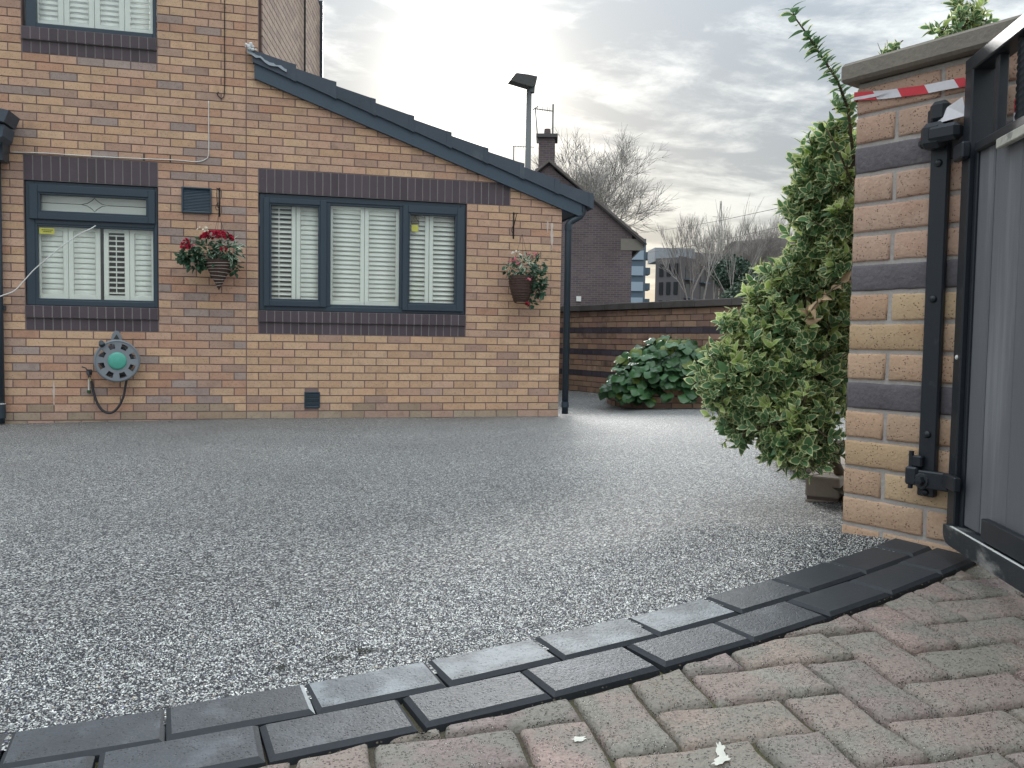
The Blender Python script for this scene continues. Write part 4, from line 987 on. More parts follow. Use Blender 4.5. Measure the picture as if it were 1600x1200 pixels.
def leafset(mg, L, W_): return leafmesh('leaf', L, W_, mg, curl=.25, fold=.3, n_=4)
LI = [leafset([LF_I, LF_I], .055, .04), leafset([LF_I, LF_W], .07, .022), leafset([LF_W, LF_W], .075, .012)]
def flower_me(m, r, n_=7):
    b = MB()
    for i in range(n_):
        a_ = 2*PI*i/n_; a2 = a_+PI/n_; a0 = a_-PI/n_
        b.add([(0, 0, 0), (r*.6*math.cos(a0), r*.6*math.sin(a0), r*.35), (r*math.cos(a_), r*math.sin(a_), r*.25), (r*.6*math.cos(a2), r*.6*math.sin(a2), r*.35)], [(0, 1, 2, 3)])
        b.add([(0, 0, r*.1), (r*.4*math.cos(a0), r*.4*math.sin(a0), r*.55), (r*.55*math.cos(a_), r*.55*math.sin(a_), r*.6), (r*.4*math.cos(a2), r*.4*math.sin(a2), r*.55)], [(0, 1, 2, 3)])
    return b.mesh('flower', m)
FR, FP, FC = flower_me(RED, .022), flower_me(PINKP, .017), flower_me(CREAM, .016)
b1 = basket('cone-shaped wicker hanging basket with a mound of crimson flowers, left of the wide window', -.345, 1.50, 1.22, .135)
def fill(bk, leaves, flowers, seed):
    r_ = random.Random(seed); ls = []; c0 = bk.location
    for (cx_, cy_, cz_, rr, n_, kinds) in leaves:
        for i in range(n_):
            d = rv(r_); p = Vector((cx_, cy_, cz_)) + d*rr*r_.uniform(.4, 1)*1.0; d2 = (d + rv(r_)*.7 + Vector((0, -.5, -.1))); ls.append((orient(p, d2, Vector((0, -.6, .8))+rv(r_)*.4, r_.uniform(.6, 1.15)), r_.choice(kinds), p.y))
    place_leaves(bk, (0, 0, 0), ls, LI, 90)
    for (cx_, cy_, cz_, rx_, rz_, n_, f) in flowers:
        for i in range(n_):
            d = rv(r_); p = Vector((cx_+d.x*rx_, cy_+d.y*.05, cz_+abs(d.z)*rz_)); o = link('flower', f, bk); o.matrix_local = orient(p, rv(r_), Vector((d.x*.6, -.8, .6)), r_.uniform(.7, 1.1)) 
fill(b1, [(-.12, -.02, .08, .14, 110, (0, 0, 1)), (.06, -.02, .10, .14, 90, (0, 1, 1)), (-.25, -.02, .05, .085, 80, (0,)), (-.20, -.02, -.02, .09, 60, (0,)), (.10, -.03, .10, .11, 70, (0, 2, 1)), (0, .02, .02, .15, 80, (0,)), (.14, 0, -.06, .07, 34, (0,)), (-.33, -.02, .02, .04, 12, (0,))],
     [(-.01, -.05, .19, .14, .07, 85, FR), (-.28, -.08, .09, .035, .08, 20, FR), (-.20, -.12, .10, .02, .02, 4, FP), (-.13, -.06, .25, .05, .05, 10, FC), (.06, -.14, .08, .03, .03, 6, FR)], 3)
b2 = basket('brown wicker hanging basket with pink and white flowers trailing green, right of the wide window', 2.56, 1.45, 1.195, .13, cone=False)
fill(b2, [(.03, -.02, .08, .14, 100, (0, 0, 1)), (.15, -.05, -.02, .12, 110, (0,)), (-.10, 0, .08, .09, 40, (0, 1)), (.17, -.04, -.14, .08, 60, (0,)), (0, -.10, .12, .07, 26, (2,)), (.1, -.05, -.28, .03, 12, (0,)), (.17, 0, .12, .09, 40, (1, 0))],
     [(-.10, -.08, .10, .06, .07, 18, FP), (-.06, -.07, .19, .08, .05, 12, FC), (.08, -.06, .19, .07, .04, 12, FP), (.03, -.13, -.05, .04, .01, 4, FP), (.05, -.06, -.30, .010, .03, 4, FR)], 4)

# ================================================================== BOUNDARY WALL
bw0, bw1 = Vector((4.1707, 3.1866, .085)), Vector((4.954, .309, .085)); dB = (bw1-bw0).normalized(); angB = math.atan2(dB.y, dB.x)
bwall = thing('garden_wall', 'long brown brick garden wall with dark brick bands and flat coping behind the driveway', 'wall', tuple(bw0))
FB = frame(bw0, angB)
U0, U1 = -4.5, 7.5
def pk_wall(r, u):
    if r in (3, 7, 11): return BW_D
    q = rb.random(); return BW[0] if q < .45 else (BW[1] if q < .8 else BW[2])
def bwm(name, base): return mat(name, base, rough=.9, spec=.2, var=.3, hue=.4, n=(5, .5), n_hi=(60, .3), bump=(50, .5, .003), stain=((.06, .05, .045), 3.2, .5, .72, .65))
BW = [bwm('wall_brick_tan', (.42, .28, .20)), bwm('wall_brick_rose', (.37, .24, .19)), bwm('wall_brick_brown', (.29, .19, .155))]; BW_D = mat('wall_brick_dark', (.085, .07, .085), rough=.75, spec=.3, var=.4, n=(8, .4), stain=((.24, .22, .21), 7, .62, .76, .5), stretch=(3, 3, .6))
b = MB(); b.box((U0, .006, -.3), (U1, .21, 1.127)); b.build('mortar', MORT_W, bwall).matrix_local = Matrix.Rotation(angB, 4, 'Z')
bricks(bwall, FB, U0, U1, -1, 15, pk_wall, indiv=280, depth=.02, par=1, jit=.002, loc0=bw0)
me = None
for i in range(20):
    u0 = U0 + i*.6; b = MB(); b.cbox((u0+.002, -.045, 1.13), (u0+.598, .26, 1.215+.004*(i % 2)), .008); o = b.build('coping', COPEW, bwall); o.matrix_local = Matrix.Rotation(angB, 4, 'Z')
# curved raised bed in front of it
bed = thing('raised_bed', 'low curved brick raised bed against the long garden wall', 'raised bed', (4.0, .2, .08))
cv = [(4.26, 1.75), (4.03, 1.25), (3.92, .9), (3.885, .6), (3.93, .34), (4.06, .13), (4.24, .0), (4.44, -.07), (4.66, -.12), (4.9, -.17), (5.12, -.22)]
lens = [0.]
for (a_, b_) in zip(cv, cv[1:]): lens.append(lens[-1] + math.hypot(b_[0]-a_[0], b_[1]-a_[1]))
def oncv(s_):
    for i in range(len(cv)-1):
        if s_ <= lens[i+1]: t = (s_-lens[i])/(lens[i+1]-lens[i]); return Vector((cv[i][0]+(cv[i+1][0]-cv[i][0])*t, cv[i][1]+(cv[i+1][1]-cv[i][1])*t, 0))
    return Vector((*cv[-1], 0))
for r in range(3):
    s_ = .1125*(r % 2); 
    while s_ < lens[-1]-.1:
        p, q = oncv(s_), oncv(s_+.215); mid = (p+q)/2; an = math.atan2((q-p).y, (q-p).x); col = B_ORNG if r == 2 else BW[random.randrange(3)]
        Fm = Matrix.Translation(Vector((mid.x, mid.y, zdrive(mid.x, mid.y)+.0375+.075*r - .02))-Vector(bed.location)) @ Matrix.Rotation(an, 4, 'Z')
        b = MB(); b.cbox((-.107, 0, -.0325), (.107, .10, .0325), .003); o = b.build('brick', col, bed); o.matrix_local = Fm; s_ += .226
b = MB(); pts = [oncv(lens[-1]*i/30) for i in range(31)]; vs = [(p.x-4.0 + .01, p.y-.2+.01, z) for p in pts for z in (-.1, .2)]; b.add(vs, [(2*i, 2*i+2, 2*i+3, 2*i+1) for i in range(30)]); b.build('mortar', MORT_W, bed)
vs = [(p.x-4.0+.05, p.y-.2+.04, .20) for p in pts] + [(1.15, .6, .2)]; MB().add(vs, [(i, i+1, 31) for i in range(30)]).build('soil', SOIL, bed)

# big-leaved evergreen perennial in the bed
ear = thing('elephant_ear_plant', 'large clump of glossy round dark green leaves spilling over the raised bed', 'plant', (4.2, .15, .25))
def roundleaf(m):
    b = MB(); n_ = 12; vs = [(0, 0, 0)]
    for i in range(n_):
        a_ = 2*PI*(i+.5)/n_; rr = .5*(1 - .25*(abs(a_-PI) < .5)); x = .5+rr*math.cos(a_); y = rr*.92*math.sin(a_); vs.append((x, y, -.22*(x-.3)**2 + .10*math.sin(3*a_) - .12*abs(y)))
    vs.append((.5, 0, .05)); fs = [(1+i, 1+(i+1) % n_, n_+1) for i in range(n_)]
    vs += [(.05, .012, -.01), (.05, -.012, -.01), (-.5, 0, -.55)]; fs.append((n_+2, n_+3, n_+4))
    b.add(vs, fs); me = b.mesh('leaf', m); me.polygons.foreach_set('use_smooth', [True]*len(fs)); return me
RL = [roundleaf(LF_B), roundleaf(LF_B2)]
r_ = random.Random(21); ls = []
clumps = [((4.02, .55, .30), .20), ((4.0, .25, .32), .24), ((4.2, .05, .42), .26), ((4.35, .25, .55), .30), ((4.5, .0, .50), .28), ((4.25, .6, .50), .26), ((4.6, .2, .62), .24), ((4.75, -.1, .5), .22), ((3.98, .1, .22), .14), ((4.45, .55, .6), .22), ((4.3, -.14, .26), .16), ((3.93, .42, .24), .2), ((4.05, .15, .26), .2), ((4.55, -.16, .38), .2), ((4.15, .3, .55), .24), ((4.35, .0, .68), .2)]
for (c, rr) in clumps:
    for i in range(int(62*(rr/.24)**2)):
        d = rv(r_); d.z = abs(d.z)*.9-.1; d.normalize(); 
        if d.dot(Vector((.6, .8, 0))) > .75: continue
        p = Vector(c) + d*rr*r_.uniform(.8, 1.08); dd = Vector((d.x*.8, d.y*.8-.1, -.55+r_.uniform(-.4, .3))) + rv(r_)*.35
        ls.append((orient(p, dd, d + Vector((-.15, -.55, .45)), r_.uniform(.09, .165)), 1 if (r_.random() < .05 + .25*(p.z > .72)) else 0, (p-CAM).length))
place_leaves(ear, ear.location, ls, RL, 290)
b = MB()
for i in range(14): a_ = Vector((r_.uniform(-.2, .5), r_.uniform(-.1, .3), 0)); b.tube([a_, a_ + Vector((r_.uniform(-.1, .1), -.05, .25))], .012, 5)
b.build('stem', BARK, ear)

# ================================================================== GATE PILLAR
PP = Vector((1.7768, -6.6164, .3436)); pa = -1.1959; FPi = frame(PP, pa)
pil = thing('gate_pillar', 'speckled buff brick gate pillar with dark brick bands and a stone coping', 'pillar', tuple(PP))
pil['kind'] = 'thing'
PW = .4425
b = MB(); b.cbox((.003, .0055, -.1), (PW-.003, PW-.003, 1.134), .003); o = b.build('mortar', MORT_L, pil); o.matrix_local = Matrix.Rotation(pa, 4, 'Z')
rp_ = random.Random(4)
def pk_p(r, u):
    if r in (4, 8, 12): return P_DARK
    if r < 4: return P_BUFF if rp_.random() < .6 else P_YEL
    if r < 8: return P_BUFF if rp_.random() < .5 else (P_PINK if rp_.random() < .6 else P_YEL)
    return P_PINK if (rp_.random() < .85 or r > 11) else P_YEL
# faces: the visible face, the face behind, and the two returns
# coursing on the visible face: rows 0,2,4.. start with a stretcher, others with a half
def pil_face(F, par_):
    bricks(pil, F, 0, PW, -1, 15, pk_p, indiv=10**9 if par_ == 1 else 10**9, depth=.04, cham=.004, par=par_, rag=.0022, jit=.0012, loc0=PP)
import types
_in_view = in_view
in_view = lambda w_: True
pil_face(FPi, 1)
pil_face(frame(PP + FPi.to_3x3() @ Vector((0, PW, 0)), pa-PI/2), 0)
pil_face(frame(PP + FPi.to_3x3() @ Vector((PW, 0, 0)), pa+PI/2), 0)
in_view = _in_view
# coping slab with weathered top
b = MB(); b.cbox((-.028, -.03, 1.136), (PW+.03, PW+.03, 1.184), .007); b.prism([(-.02, -.022, 1.184), (PW+.022, -.022, 1.184), (PW+.022, PW+.022, 1.184), (-.02, PW+.022, 1.184)], (0, 0, .001))
o = b.build('coping', COPE, pil); o.matrix_local = Matrix.Rotation(pa, 4, 'Z')
# low wall end behind the pillar
lw = thing('low_wall', 'one-brick-wide low bed wall in shade beneath the variegated bush', 'wall', (1.965, -6.165, .30)); la = math.radians(47)
rl = random.Random(2)
for r in range(2):
    for k in range(6):
        u0 = k*.225 - (.1125 if r % 2 else 0); u1 = u0+.215
        u0 = max(u0, 0)
        b = MB(); b.cbox((u0, -.105, -.05+.075*r), (u1, .0, .015+.075*r), .004); o = b.build('brick', mat('shaded_grey_brick', (.34, .285, .24), rough=.9, var=.2, n=(9, .4), bump=(60, .6, .003)), lw); o.matrix_local = Matrix.Rotation(la, 4, 'Z')
b = MB(); b.box((.004, -.1, -.1), (1.25, -.005, .085)); o = b.build('mortar', MORT_W, lw); o.matrix_local = Matrix.Rotation(la, 4, 'Z')
b = MB(); b.add([(1.95, -6.42, .36), (3.4, -6.1, .36), (3.4, -4.9, .36), (2.4, -5.2, .36)], [(0, 1, 2, 3)]); b.build('planting_bed', SOIL, kind='structure')

# hinge post: flat black steel strip bolted to the pillar
hp = thing('hinge_post', 'black steel strip bolted up the pillar face carrying the gate hinges', 'hinge post', tuple(PP)); RP = Matrix.Rotation(pa, 4, 'Z')
def onp(mb, name, m, **k): o = mb.build(name, m, hp, **k); o.matrix_local = RP; return o
onp(MB().cbox((.214, -.020, .108), (.257, -.003, 1.02), .003), 'strip', BLACKM)
for v in (.895, .578, .257, .118): onp(MB().lathe([(0, .006), (.006, .0055), (.009, .002), (.009, 0)], 12, c=(.2355, -.020, v), ax='y'), 'bolt', BLACKM, smooth=True)
# lower hinge
b = MB(); b.cbox((.196, -.045, .135), (.226, -.018, .178), .004); b.cbox((.222, -.040, .130), (.30, -.018, .172), .003); b.cbox((.205, -.036, .178), (.232, -.018, .205), .003); onp(b, 'lower_hinge', BLACKM)
onp(MB().lathe([(0, .016), (.009, .015), (.012, .010), (.012, 0)], 6, c=(.236, -.040, .148), ax='y'), 'hinge_nut', BLACKM); onp(MB().lathe([(0, .004), (.017, .004), (.019, 0)], 16, c=(.236, -.040, .148), ax='y'), 'washer', BLACKD)
onp(MB().tube([(.205, -.032, .125), (.205, -.032, .215)], .006, 8), 'hinge_pin', BLACKM)
# upper hinge with rounded knuckle
b = MB(); b.cbox((.205, -.060, .925), (.262, -.018, .985), .012); b.cbox((.225, -.066, .935), (.30, -.03, .975), .010); b.cbox((.196, -.05, .93), (.222, -.02, .955), .008); onp(b, 'upper_hinge', BLACKM)
b = MB(); b.cbox((.218, -.045, .985), (.262, -.016, 1.035), .010); b.cbox((.208, -.03, .97), (.222, -.008, 1.02), .003); onp(b, 'hinge_cap', BLACKM)

# ================================================================== GATE
GS = .915; G0 = Vector((1.8229, -6.9643, .3700)); ga = math.radians(-111.75)
gate = thing('metal_gate', 'tall black steel driveway gate with grey vertical planks and twisted bars', 'gate', tuple(G0)); RG = Matrix.Rotation(ga, 4, 'Z') @ Matrix.Scale(GS, 4)
# local x along the leaf towards the camera, local y: -y is the visible side
def ong(mb, name, m, **k): o = mb.build(name, m, gate, **k); o.matrix_local = RG; return o
ong(MB().cbox((-.055, .0, .02), (-.008, .06, 1.178), .003), 'stile', BLACKM)
ong(MB().cbox((-.006, .012, .03), (.012, .055, .95), .002), 'stile_lip', BLACKM)
ong(MB().cbox((-.055, -.001, 1.146), (1.9, .052, 1.181), .003), 'top_rail', BLACKM)
ong(MB().cbox((.010, .004, .945), (1.9, .050, .968), .003), 'middle_rail', BLACKM)
ong(MB().cbox((.15, -.003, .922), (1.9, .012, .944), .002), 'trim_strip', WOODG)
for k in range(12):
    u0 = -.004 + (.10 if k else 0) + .141*(k-1)*(k > 0); u1 = .094 + .141*k
    b = MB(); b.cbox((u0+.0012, .018+.0015*(k % 2), .045), (u1-.0012, .034, .948), .0028); ong(b, 'plank', PLANK)
# bottom rail with rounded heel, ledge and inner flat bar
hl = [(-.035, .04), (-.035, .018), (-.028, .006), (-.012, -.004), (.02, -.006), (1.9, -.006), (1.9, .04)]
ong(MB().prism([(u, -.014, z) for u, z in hl], (0, .07, 0)), 'bottom_rail', BLACKD)
ong(MB().cbox((.0, -.011, .0402), (1.9, -.004, .0412), .0003), 'ledge', WHITEP)
ong(MB().cbox((.165, -.004, .045), (1.9, .014, .095), .002), 'kick_bar', BLACKM)
for u in (.095,): ong(MB().cbox((u-.011, .014, .968), (u+.011, .036, 1.147), .002), 'bar', BLACKM)
def twisted(u, r=.013):
    b = MB(); vs = []; n_ = 46; z0, z1 = .968, 1.147
    for i in range(n_):
        z = z0+(z1-z0)*i/(n_-1); a_ = i*.42
        for k in range(8):
            t = PI/4*k; rr = r*(1.12 if k % 2 == 0 else .72); vs.append((u+rr*math.cos(t+a_), .026+rr*math.sin(t+a_), z))
    b.add(vs, [(i*8+k, i*8+(k+1) % 8, (i+1)*8+(k+1) % 8, (i+1)*8+k) for i in range(n_-1) for k in range(8)]); ong(b, 'twisted_bar', BLACKM, smooth=True)
for k in range(10): twisted(.205 + .115*k)
ong(MB().cbox((-.05, -.016, .13), (.03, .0, .165), .003), 'hinge_plate', BLACKM)
ong(MB().cbox((-.06, -.020, .935), (.0, .0, .975), .004), 'hinge_plate', BLACKM)
ong(MB().lathe([(0, .004), (.005, .003), (.006, 0)], 8, c=(-.03, 0, .455), ax='y'), 'rivet', WHITEP)

# ================================================================== BARRIER TAPE
tp = thing('barrier_tape', 'red and white striped barrier tape stretched across the pillar top to the gate', 'barrier tape', tuple(PP))
segs = [(0, .058, 'r'), (.058, .124, 'w'), (.124, .19, 'r'), (.19, .262, 'w'), (.262, .285, 'r')]
def tz(u): return 1.102 - .028*(u/.285) - .006*math.sin(PI*u/.285)
def seg(u0, u1, c, hw=.0105, skew=.012, y=-.007):
    b = MB(); n_ = 5; vs = []
    for i in range(n_+1):
        for sgn in (-1, 1):
            t = i/n_; u = u0+(u1-u0)*t + (-skew*.5*sgn if (0 < u0 or t > 0) else 0); u = max(u, -.001); vs.append((u, y - .002*math.sin(u*60), tz(u)+sgn*hw))
    b.add(vs, [(2*i, 2*i+2, 2*i+3, 2*i+1) for i in range(n_)]); o = b.build('stripe', TAPER if c == 'r' else TAPEW, tp); o.matrix_local = RP; return o
for s_ in segs: seg(*s_)
o = MB().add([(.0, -.009, 1.092), (.058, -.009, 1.088), (.10, -.009, 1.0915), (.06, -.009, 1.096), (0, -.009, 1.099)], [(0, 1, 2, 3, 4)]).build('stripe', TAPEW, tp); o.matrix_local = RP
# tape wound back round the corner of the pillar
o = MB().add([(.0, -.007, 1.0915), (.0, -.007, 1.1125), (-.004, .12, 1.10), (-.004, .12, 1.079)], [(0, 1, 2, 3)]).build('stripe', TAPER, tp); o.matrix_local = RP
o = MB().add([(.232, -.035, .988), (.262, -.04, 1.016), (.30, -.05, 1.028), (.31, -.05, .985), (.25, -.045, .982)], [(0, 1, 2, 3, 4)]).build('stripe', TAPEW, tp); o.matrix_local = RP
o = MB().add([(.185, -.022, .952), (.2, -.025, .975), (.214, -.022, .985), (.214, -.022, .955)], [(0, 1, 2, 3)]).build('stripe', TAPER, tp); o.matrix_local = RP
tq = thing('barrier_tape', 'loose end of red and white tape hanging behind the gate bars', 'barrier tape', tuple(G0))
def ont(mb, m): o = mb.build('stripe', m, tq); o.matrix_local = RG; return o
ont(MB().add([(.148, .046, 1.085), (.158, .05, 1.085), (.185, .05, 1.01), (.15, .045, 1.01)], [(0, 1, 2, 3)]), TAPEW); ont(MB().add([(.15, .045, 1.009), (.185, .05, 1.009), (.19, .052, .975), (.15, .045, .975)], [(0, 1, 2, 3)]), TAPER)
ont(MB().add([(.15, .052, 1.09), (.235, .062, 1.045), (.235, .062, 1.03), (.15, .052, 1.076)], [(0, 1, 2, 3)]), TAPER)
ont(MB().add([(.075, .062, 1.05), (.088, .062, 1.05), (.088, .062, 1.02), (.075, .062, 1.02)], [(0, 1, 2, 3)]), TAPER); ont(MB().add([(.075, .062, 1.019), (.088, .062, 1.019), (.088, .062, .985), (.075, .062, .985)], [(0, 1, 2, 3)]), TAPEW)

# ================================================================== VARIEGATED BUSH
bush = thing('euonymus_bush', 'large variegated green and cream euonymus bush leaning out beside the gate pillar', 'bush', (1.95, -6.2, .36))
SPH2 = [(1.848, -6.315, 1.257, 0.068), (1.831, -6.359, 1.331, 0.048), (1.85, -6.33, 1.18, 0.066), (1.851, -6.412, 1.394, 0.043), (1.855, -6.46, 1.479, 0.025), (1.90, -6.345, 1.098, 0.07), (1.847, -6.469, 1.267, 0.046), (1.852, -6.476, 1.161, 0.046), (1.847, -6.483, 1.02, 0.046), (1.632, -6.191, 0.665, 0.047), (1.736, -6.22, 0.608, 0.098), (2.389, -6.264, 1.829, 0.068), (2.456, -6.28, 1.834, 0.04), (2.152, -6.263, 1.719, 0.027)]
SPH = [(1.82, -6.185, .684, .19), (1.717, -6.211, .686, .127), (1.822, -6.346, .58, .122), (1.887, -6.193, .845, .18), (1.80, -6.175, .83, .108), (1.86, -6.33, .72, .085), (1.897, -6.238, 1.001, .121), (1.894, -6.331, 1.183, .09), (1.851, -6.367, 1.267, .07), (1.86, -6.416, 1.349, .047), (1.858, -6.463, 1.426, .023), (1.973, -6.264, .885, .098), (1.758, -6.384, .529, .07), (1.912, -6.341, 1.089, .085), (1.835, -6.228, .985, .06), (2.408, -6.27, 1.805, .066), (2.294, -6.295, 1.77, .027), (2.133, -6.259, 1.693, .025), (1.669, -6.188, .88, .035), (1.651, -6.19, .763, .05),
       (2.1, -6.15, 1.1, .17), (2.2, -6.1, .8, .25), (2.15, -6.12, 1.4, .15), (2.35, -6.15, 1.6, .12), (1.86, -6.33, .50, .05)] + SPH2
VL = [leafmesh('leaf', 1, .52, [LF_G, LF_M], curl=.22, fold=.30, mg=.74), leafmesh('leaf', 1, .62, [LF_G, LF_M], curl=.05, fold=.42, mg=.80), leafmesh('leaf', 1, .5, [LF_Y, LF_M], curl=.3, fold=.35, mg=.66), leafmesh('leaf', 1, .55, [LF_G, LF_G], curl=.3, fold=.2)]
r_ = random.Random(99); ls = []; tw = MB()
for si, (x, y, z, rr) in enumerate(SPH):
    c = Vector((x, y, z)); nros = int(205*(rr/.12)**2) + 4
    if si in (20, 21, 22, 23): nros = int(nros*.35)
    if z > 1.65: nros = int(nros*.45)
    for i in range(nros):
        d = rv(r_); k = r_.uniform(.62, 1.06) if r_.random() < .8 else r_.uniform(.3, .7)
        if r_.random() < .085: k = 1 + r_.uniform(.02, .05)/rr
        p = c + d*rr*k
        if any((p-Vector(s2[:3])).length < s2[3]*.55 for j, s2 in enumerate(SPH) if j != si): continue
        # keep clear of the pillar body
        lp = FPi.inverted() @ p
        if -.012 < lp.x < PW+.02 and -.02 < lp.y < PW+.02 and lp.z < 1.17: continue
        ax_ = (d + Vector((-.15, -.25, .55)) + rv(r_)*.35).normalized(); cpos = p; nl = r_.randint(4, 7); s0 = r_.uniform(0, 6.28); young_lit = r_.random() < (.55 if d.z > .25 else .14)  # upward clusters get more pale new leaves, painting lit tops into the colour
        size = r_.uniform(.026, .046)*(1 if rr > .04 else .75)
        ta_ = ax_.orthogonal().normalized(); tb_ = ax_.cross(ta_)
        for q in range(nl):
            a_ = s0 + q*2.399; openn = r_.uniform(.55, 1.25) if q > 1 else r_.uniform(.25, .6); rad = ta_*math.cos(a_) + tb_*math.sin(a_)
            dd = rad*math.sin(openn) + ax_*math.cos(openn); pp = cpos - ax_*(.004+.006*q)
            ki = (2 if young_lit and q < 4 else r_.choice([0, 0, 1])) if r_.random() < .93 else 3
            ls.append((orient(pp, dd, ax_ - rad*.2 + rv(r_)*.25, size*r_.uniform(.75, 1.1)), ki, (pp-CAM).length))
        if r_.random() < .4 or k > 1.1: tw.tube([p, p - ax_*.05, c + (p-c)*.45], [.0014, .002, .003], 4)
# sprigs reaching above the pillar
sprig = [(1.849, -6.52, 1.293), (1.82, -6.525, 1.442), (1.779, -6.532, 1.513), (1.735, -6.528, 1.568), (1.697, -6.516, 1.627), (1.661, -6.504, 1.677), (1.656, -6.501, 1.699)]
tw.tube(sprig, [.005, .0042, .0036, .003, .0026, .002, .001], 6)
def along_sprig(pts, n_, s0, s1):
    pts = [Vector(p) for p in pts]
    for i in range(n_):
        t = (i+.5)/n_*(len(pts)-1); k = int(t); p = pts[k].lerp(pts[k+1], t-k); ax_ = (pts[k+1]-pts[k]).normalized(); a_ = i*2.4; ta_ = ax_.orthogonal().normalized(); rad = ta_*math.cos(a_) + ax_.cross(ta_)*math.sin(a_)
        ls.append((orient(p, rad+ax_*r_.uniform(.1, .8), ax_+rv(r_)*.5, r_.uniform(s0, s1)), r_.choice([0, 3, 3]), (p-CAM).length))
along_sprig(sprig[:5], 95, .022, .042); along_sprig(sprig[3:], 16, .030, .044)
sp2 = [(1.86, -6.50, 1.25), (1.824, -6.514, 1.292), (1.786, -6.522, 1.348), (1.749, -6.532, 1.385)]; tw.tube(sp2, [.003, .0026, .002, .0012], 5)
ls.append((orient(Vector(sp2[3]), Vector((-.3, 0, 1)), Vector((0, -1, 0)), .018), 2, 1)); ls.append((orient(Vector(sp2[3]), Vector((.6, 0, .6)), Vector((0, -1, 0)), .015), 3, 1))
for i in range(9):   # bare stalks in the lower gap beside the pillar and above the coping
    a_ = Vector((1.93+.01*i, -6.36, .46+.02*i)); tw.tube([a_, a_+Vector((-.02, -.03, .02)), a_+Vector((.0, -.09, .045))], .0014, 4)
for i in range(5): a_ = Vector((2.12+.01*i, -6.26, 1.69)); tw.tube([a_, a_+Vector((r_.uniform(-.03, .05), 0, r_.uniform(.03, .06)))], [.0012, .0006], 4)
tw.tube([(2.18, -6.1, .3), (1.97, -6.25, .52), (1.88, -6.27, .75), (1.87, -6.3, 1.05), (1.86, -6.36, 1.25), (1.85, -6.45, 1.38)], [.018, .015, .012, .01, .007, .004], 7); tw.tube([(1.97, -6.25, .52), (1.8, -6.27, .6)], [.01, .004], 6)
tw.build('stem', TWIG, bush, smooth=True).location = -Vector(bush.location)
place_leaves(bush, bush.location, ls, VL, 290)
dl_ = thing('dead_branch', 'dead twig of curled tan leaves caught in the bush against the pillar', 'dead twig', (1.79, -6.46, .95))
DL = [leafmesh('dead_leaf', 1, .5, [DEADL, DEADL], curl=.6, fold=.7)]
dp_ = [(1.84, -6.56, .995), (1.80, -6.52, .965), (1.765, -6.49, .92), (1.745, -6.47, .875)]
MB().tube([Vector(p)-dl_.location for p in dp_], .002, 5).build('twig', TWIG, dl_)
for i in range(15):
    t = r_.random()*2.99; k = int(t); p = Vector(dp_[k]).lerp(Vector(dp_[k+1]), t-k) + rv(r_)*.006; o = link('dead_leaf', DL[0], dl_); o.matrix_local = Matrix.Translation(-Vector(dl_.location)) @ orient(p, Vector((.35, -.3, .5))+rv(r_)*.9, rv(r_), r_.uniform(.022, .042))

# ================================================================== BEYOND THE WALL
# neighbour's gabled house
nh = thing('gabled_house', 'dark brick neighbouring house seen gable-on behind the garden wall, with chimney', 'house', (8.88, 20.63, 0)); na = math.atan2(19.66-20.63, 12.17-8.88); RN = Matrix.Rotation(na, 4, 'Z')
def onn(mb, name, m, parent=nh, **k):
    o = mb.build(name, m, parent, **k)
    if parent is nh: o.matrix_local = RN
    return o
def farbrick(name, c1, c2, mo, sc=1.):
    m = bpy.data.materials.new(name); m.use_nodes = True; t = m.node_tree; bs = t.nodes['Principled BSDF']; tcn = t.nodes.new('ShaderNodeTexCoord'); mp = t.nodes.new('ShaderNodeMapping'); mp.inputs['Rotation'].default_value = (PI/2, 0, 0)
    br = t.nodes.new('ShaderNodeTexBrick'); br.inputs['Scale'].default_value = 1.; br.inputs['Brick Width'].default_value = .225*sc; br.inputs['Row Height'].default_value = .075*sc; br.inputs['Mortar Size'].default_value = .008*sc
    br.inputs['Color1'].default_value = (*c1, 1); br.inputs['Color2'].default_value = (*c2, 1); br.inputs['Mortar'].default_value = (*mo, 1)
    no = t.nodes.new('ShaderNodeTexNoise'); no.inputs['Scale'].default_value = .8; no.inputs['Detail'].default_value = 6; mm = t.nodes.new('ShaderNodeMapRange'); mm.inputs[3].default_value = .6; mm.inputs[4].default_value = 1.4
    sc_ = t.nodes.new('ShaderNodeVectorMath'); sc_.operation = 'SCALE'
    L = t.links.new; L(tcn.outputs['Object'], mp.inputs[0]); L(mp.outputs[0], br.inputs['Vector']); L(tcn.outputs['Object'], no.inputs['Vector']); L(no.outputs[0], mm.inputs[0]); L(br.outputs['Color'], sc_.inputs[0]); L(mm.outputs[0], sc_.inputs[3]); L(sc_.outputs[0], bs.inputs['Base Color']); bs.inputs['Roughness'].default_value = .95; bs.inputs['Specular IOR Level'].default_value = .15
    return m
NB = farbrick('neighbour_brick', (.155, .118, .118), (.115, .092, .10), (.19, .17, .17)); HW = 3.15; WW = 2.98
onn(MB().prism([(-WW, 0, -.3), (WW, 0, -.3), (WW, 0, 4.62), (0, 0, 6.93), (-WW, 0, 4.62)], (0, 8, 0)), 'wall', NB)
rf = MB()
for s_ in (-1, 1): rf.prism([(0, -.12, 7.02), (0, -.12, 7.12), (s_*(HW+.25), -.12, 4.28), (s_*(HW+.25), -.12, 4.18)][::s_], (0, 8.24, 0))
onn(rf, 'roof', SLATE)
vg = MB()
for s_ in (-1, 1):
    for k in range(14):
        u0, u1 = k/14, (k+1)/14; vg.prism([(s_*(HW+.27)*u0, -.16, 7.05-2.8*u0), (s_*(HW+.27)*u0, -.16, 7.14-2.8*u0), (s_*(HW+.27)*u1, -.16, 7.17-2.8*u1), (s_*(HW+.27)*u1, -.16, 7.04-2.8*u1)], (0, .2, 0))
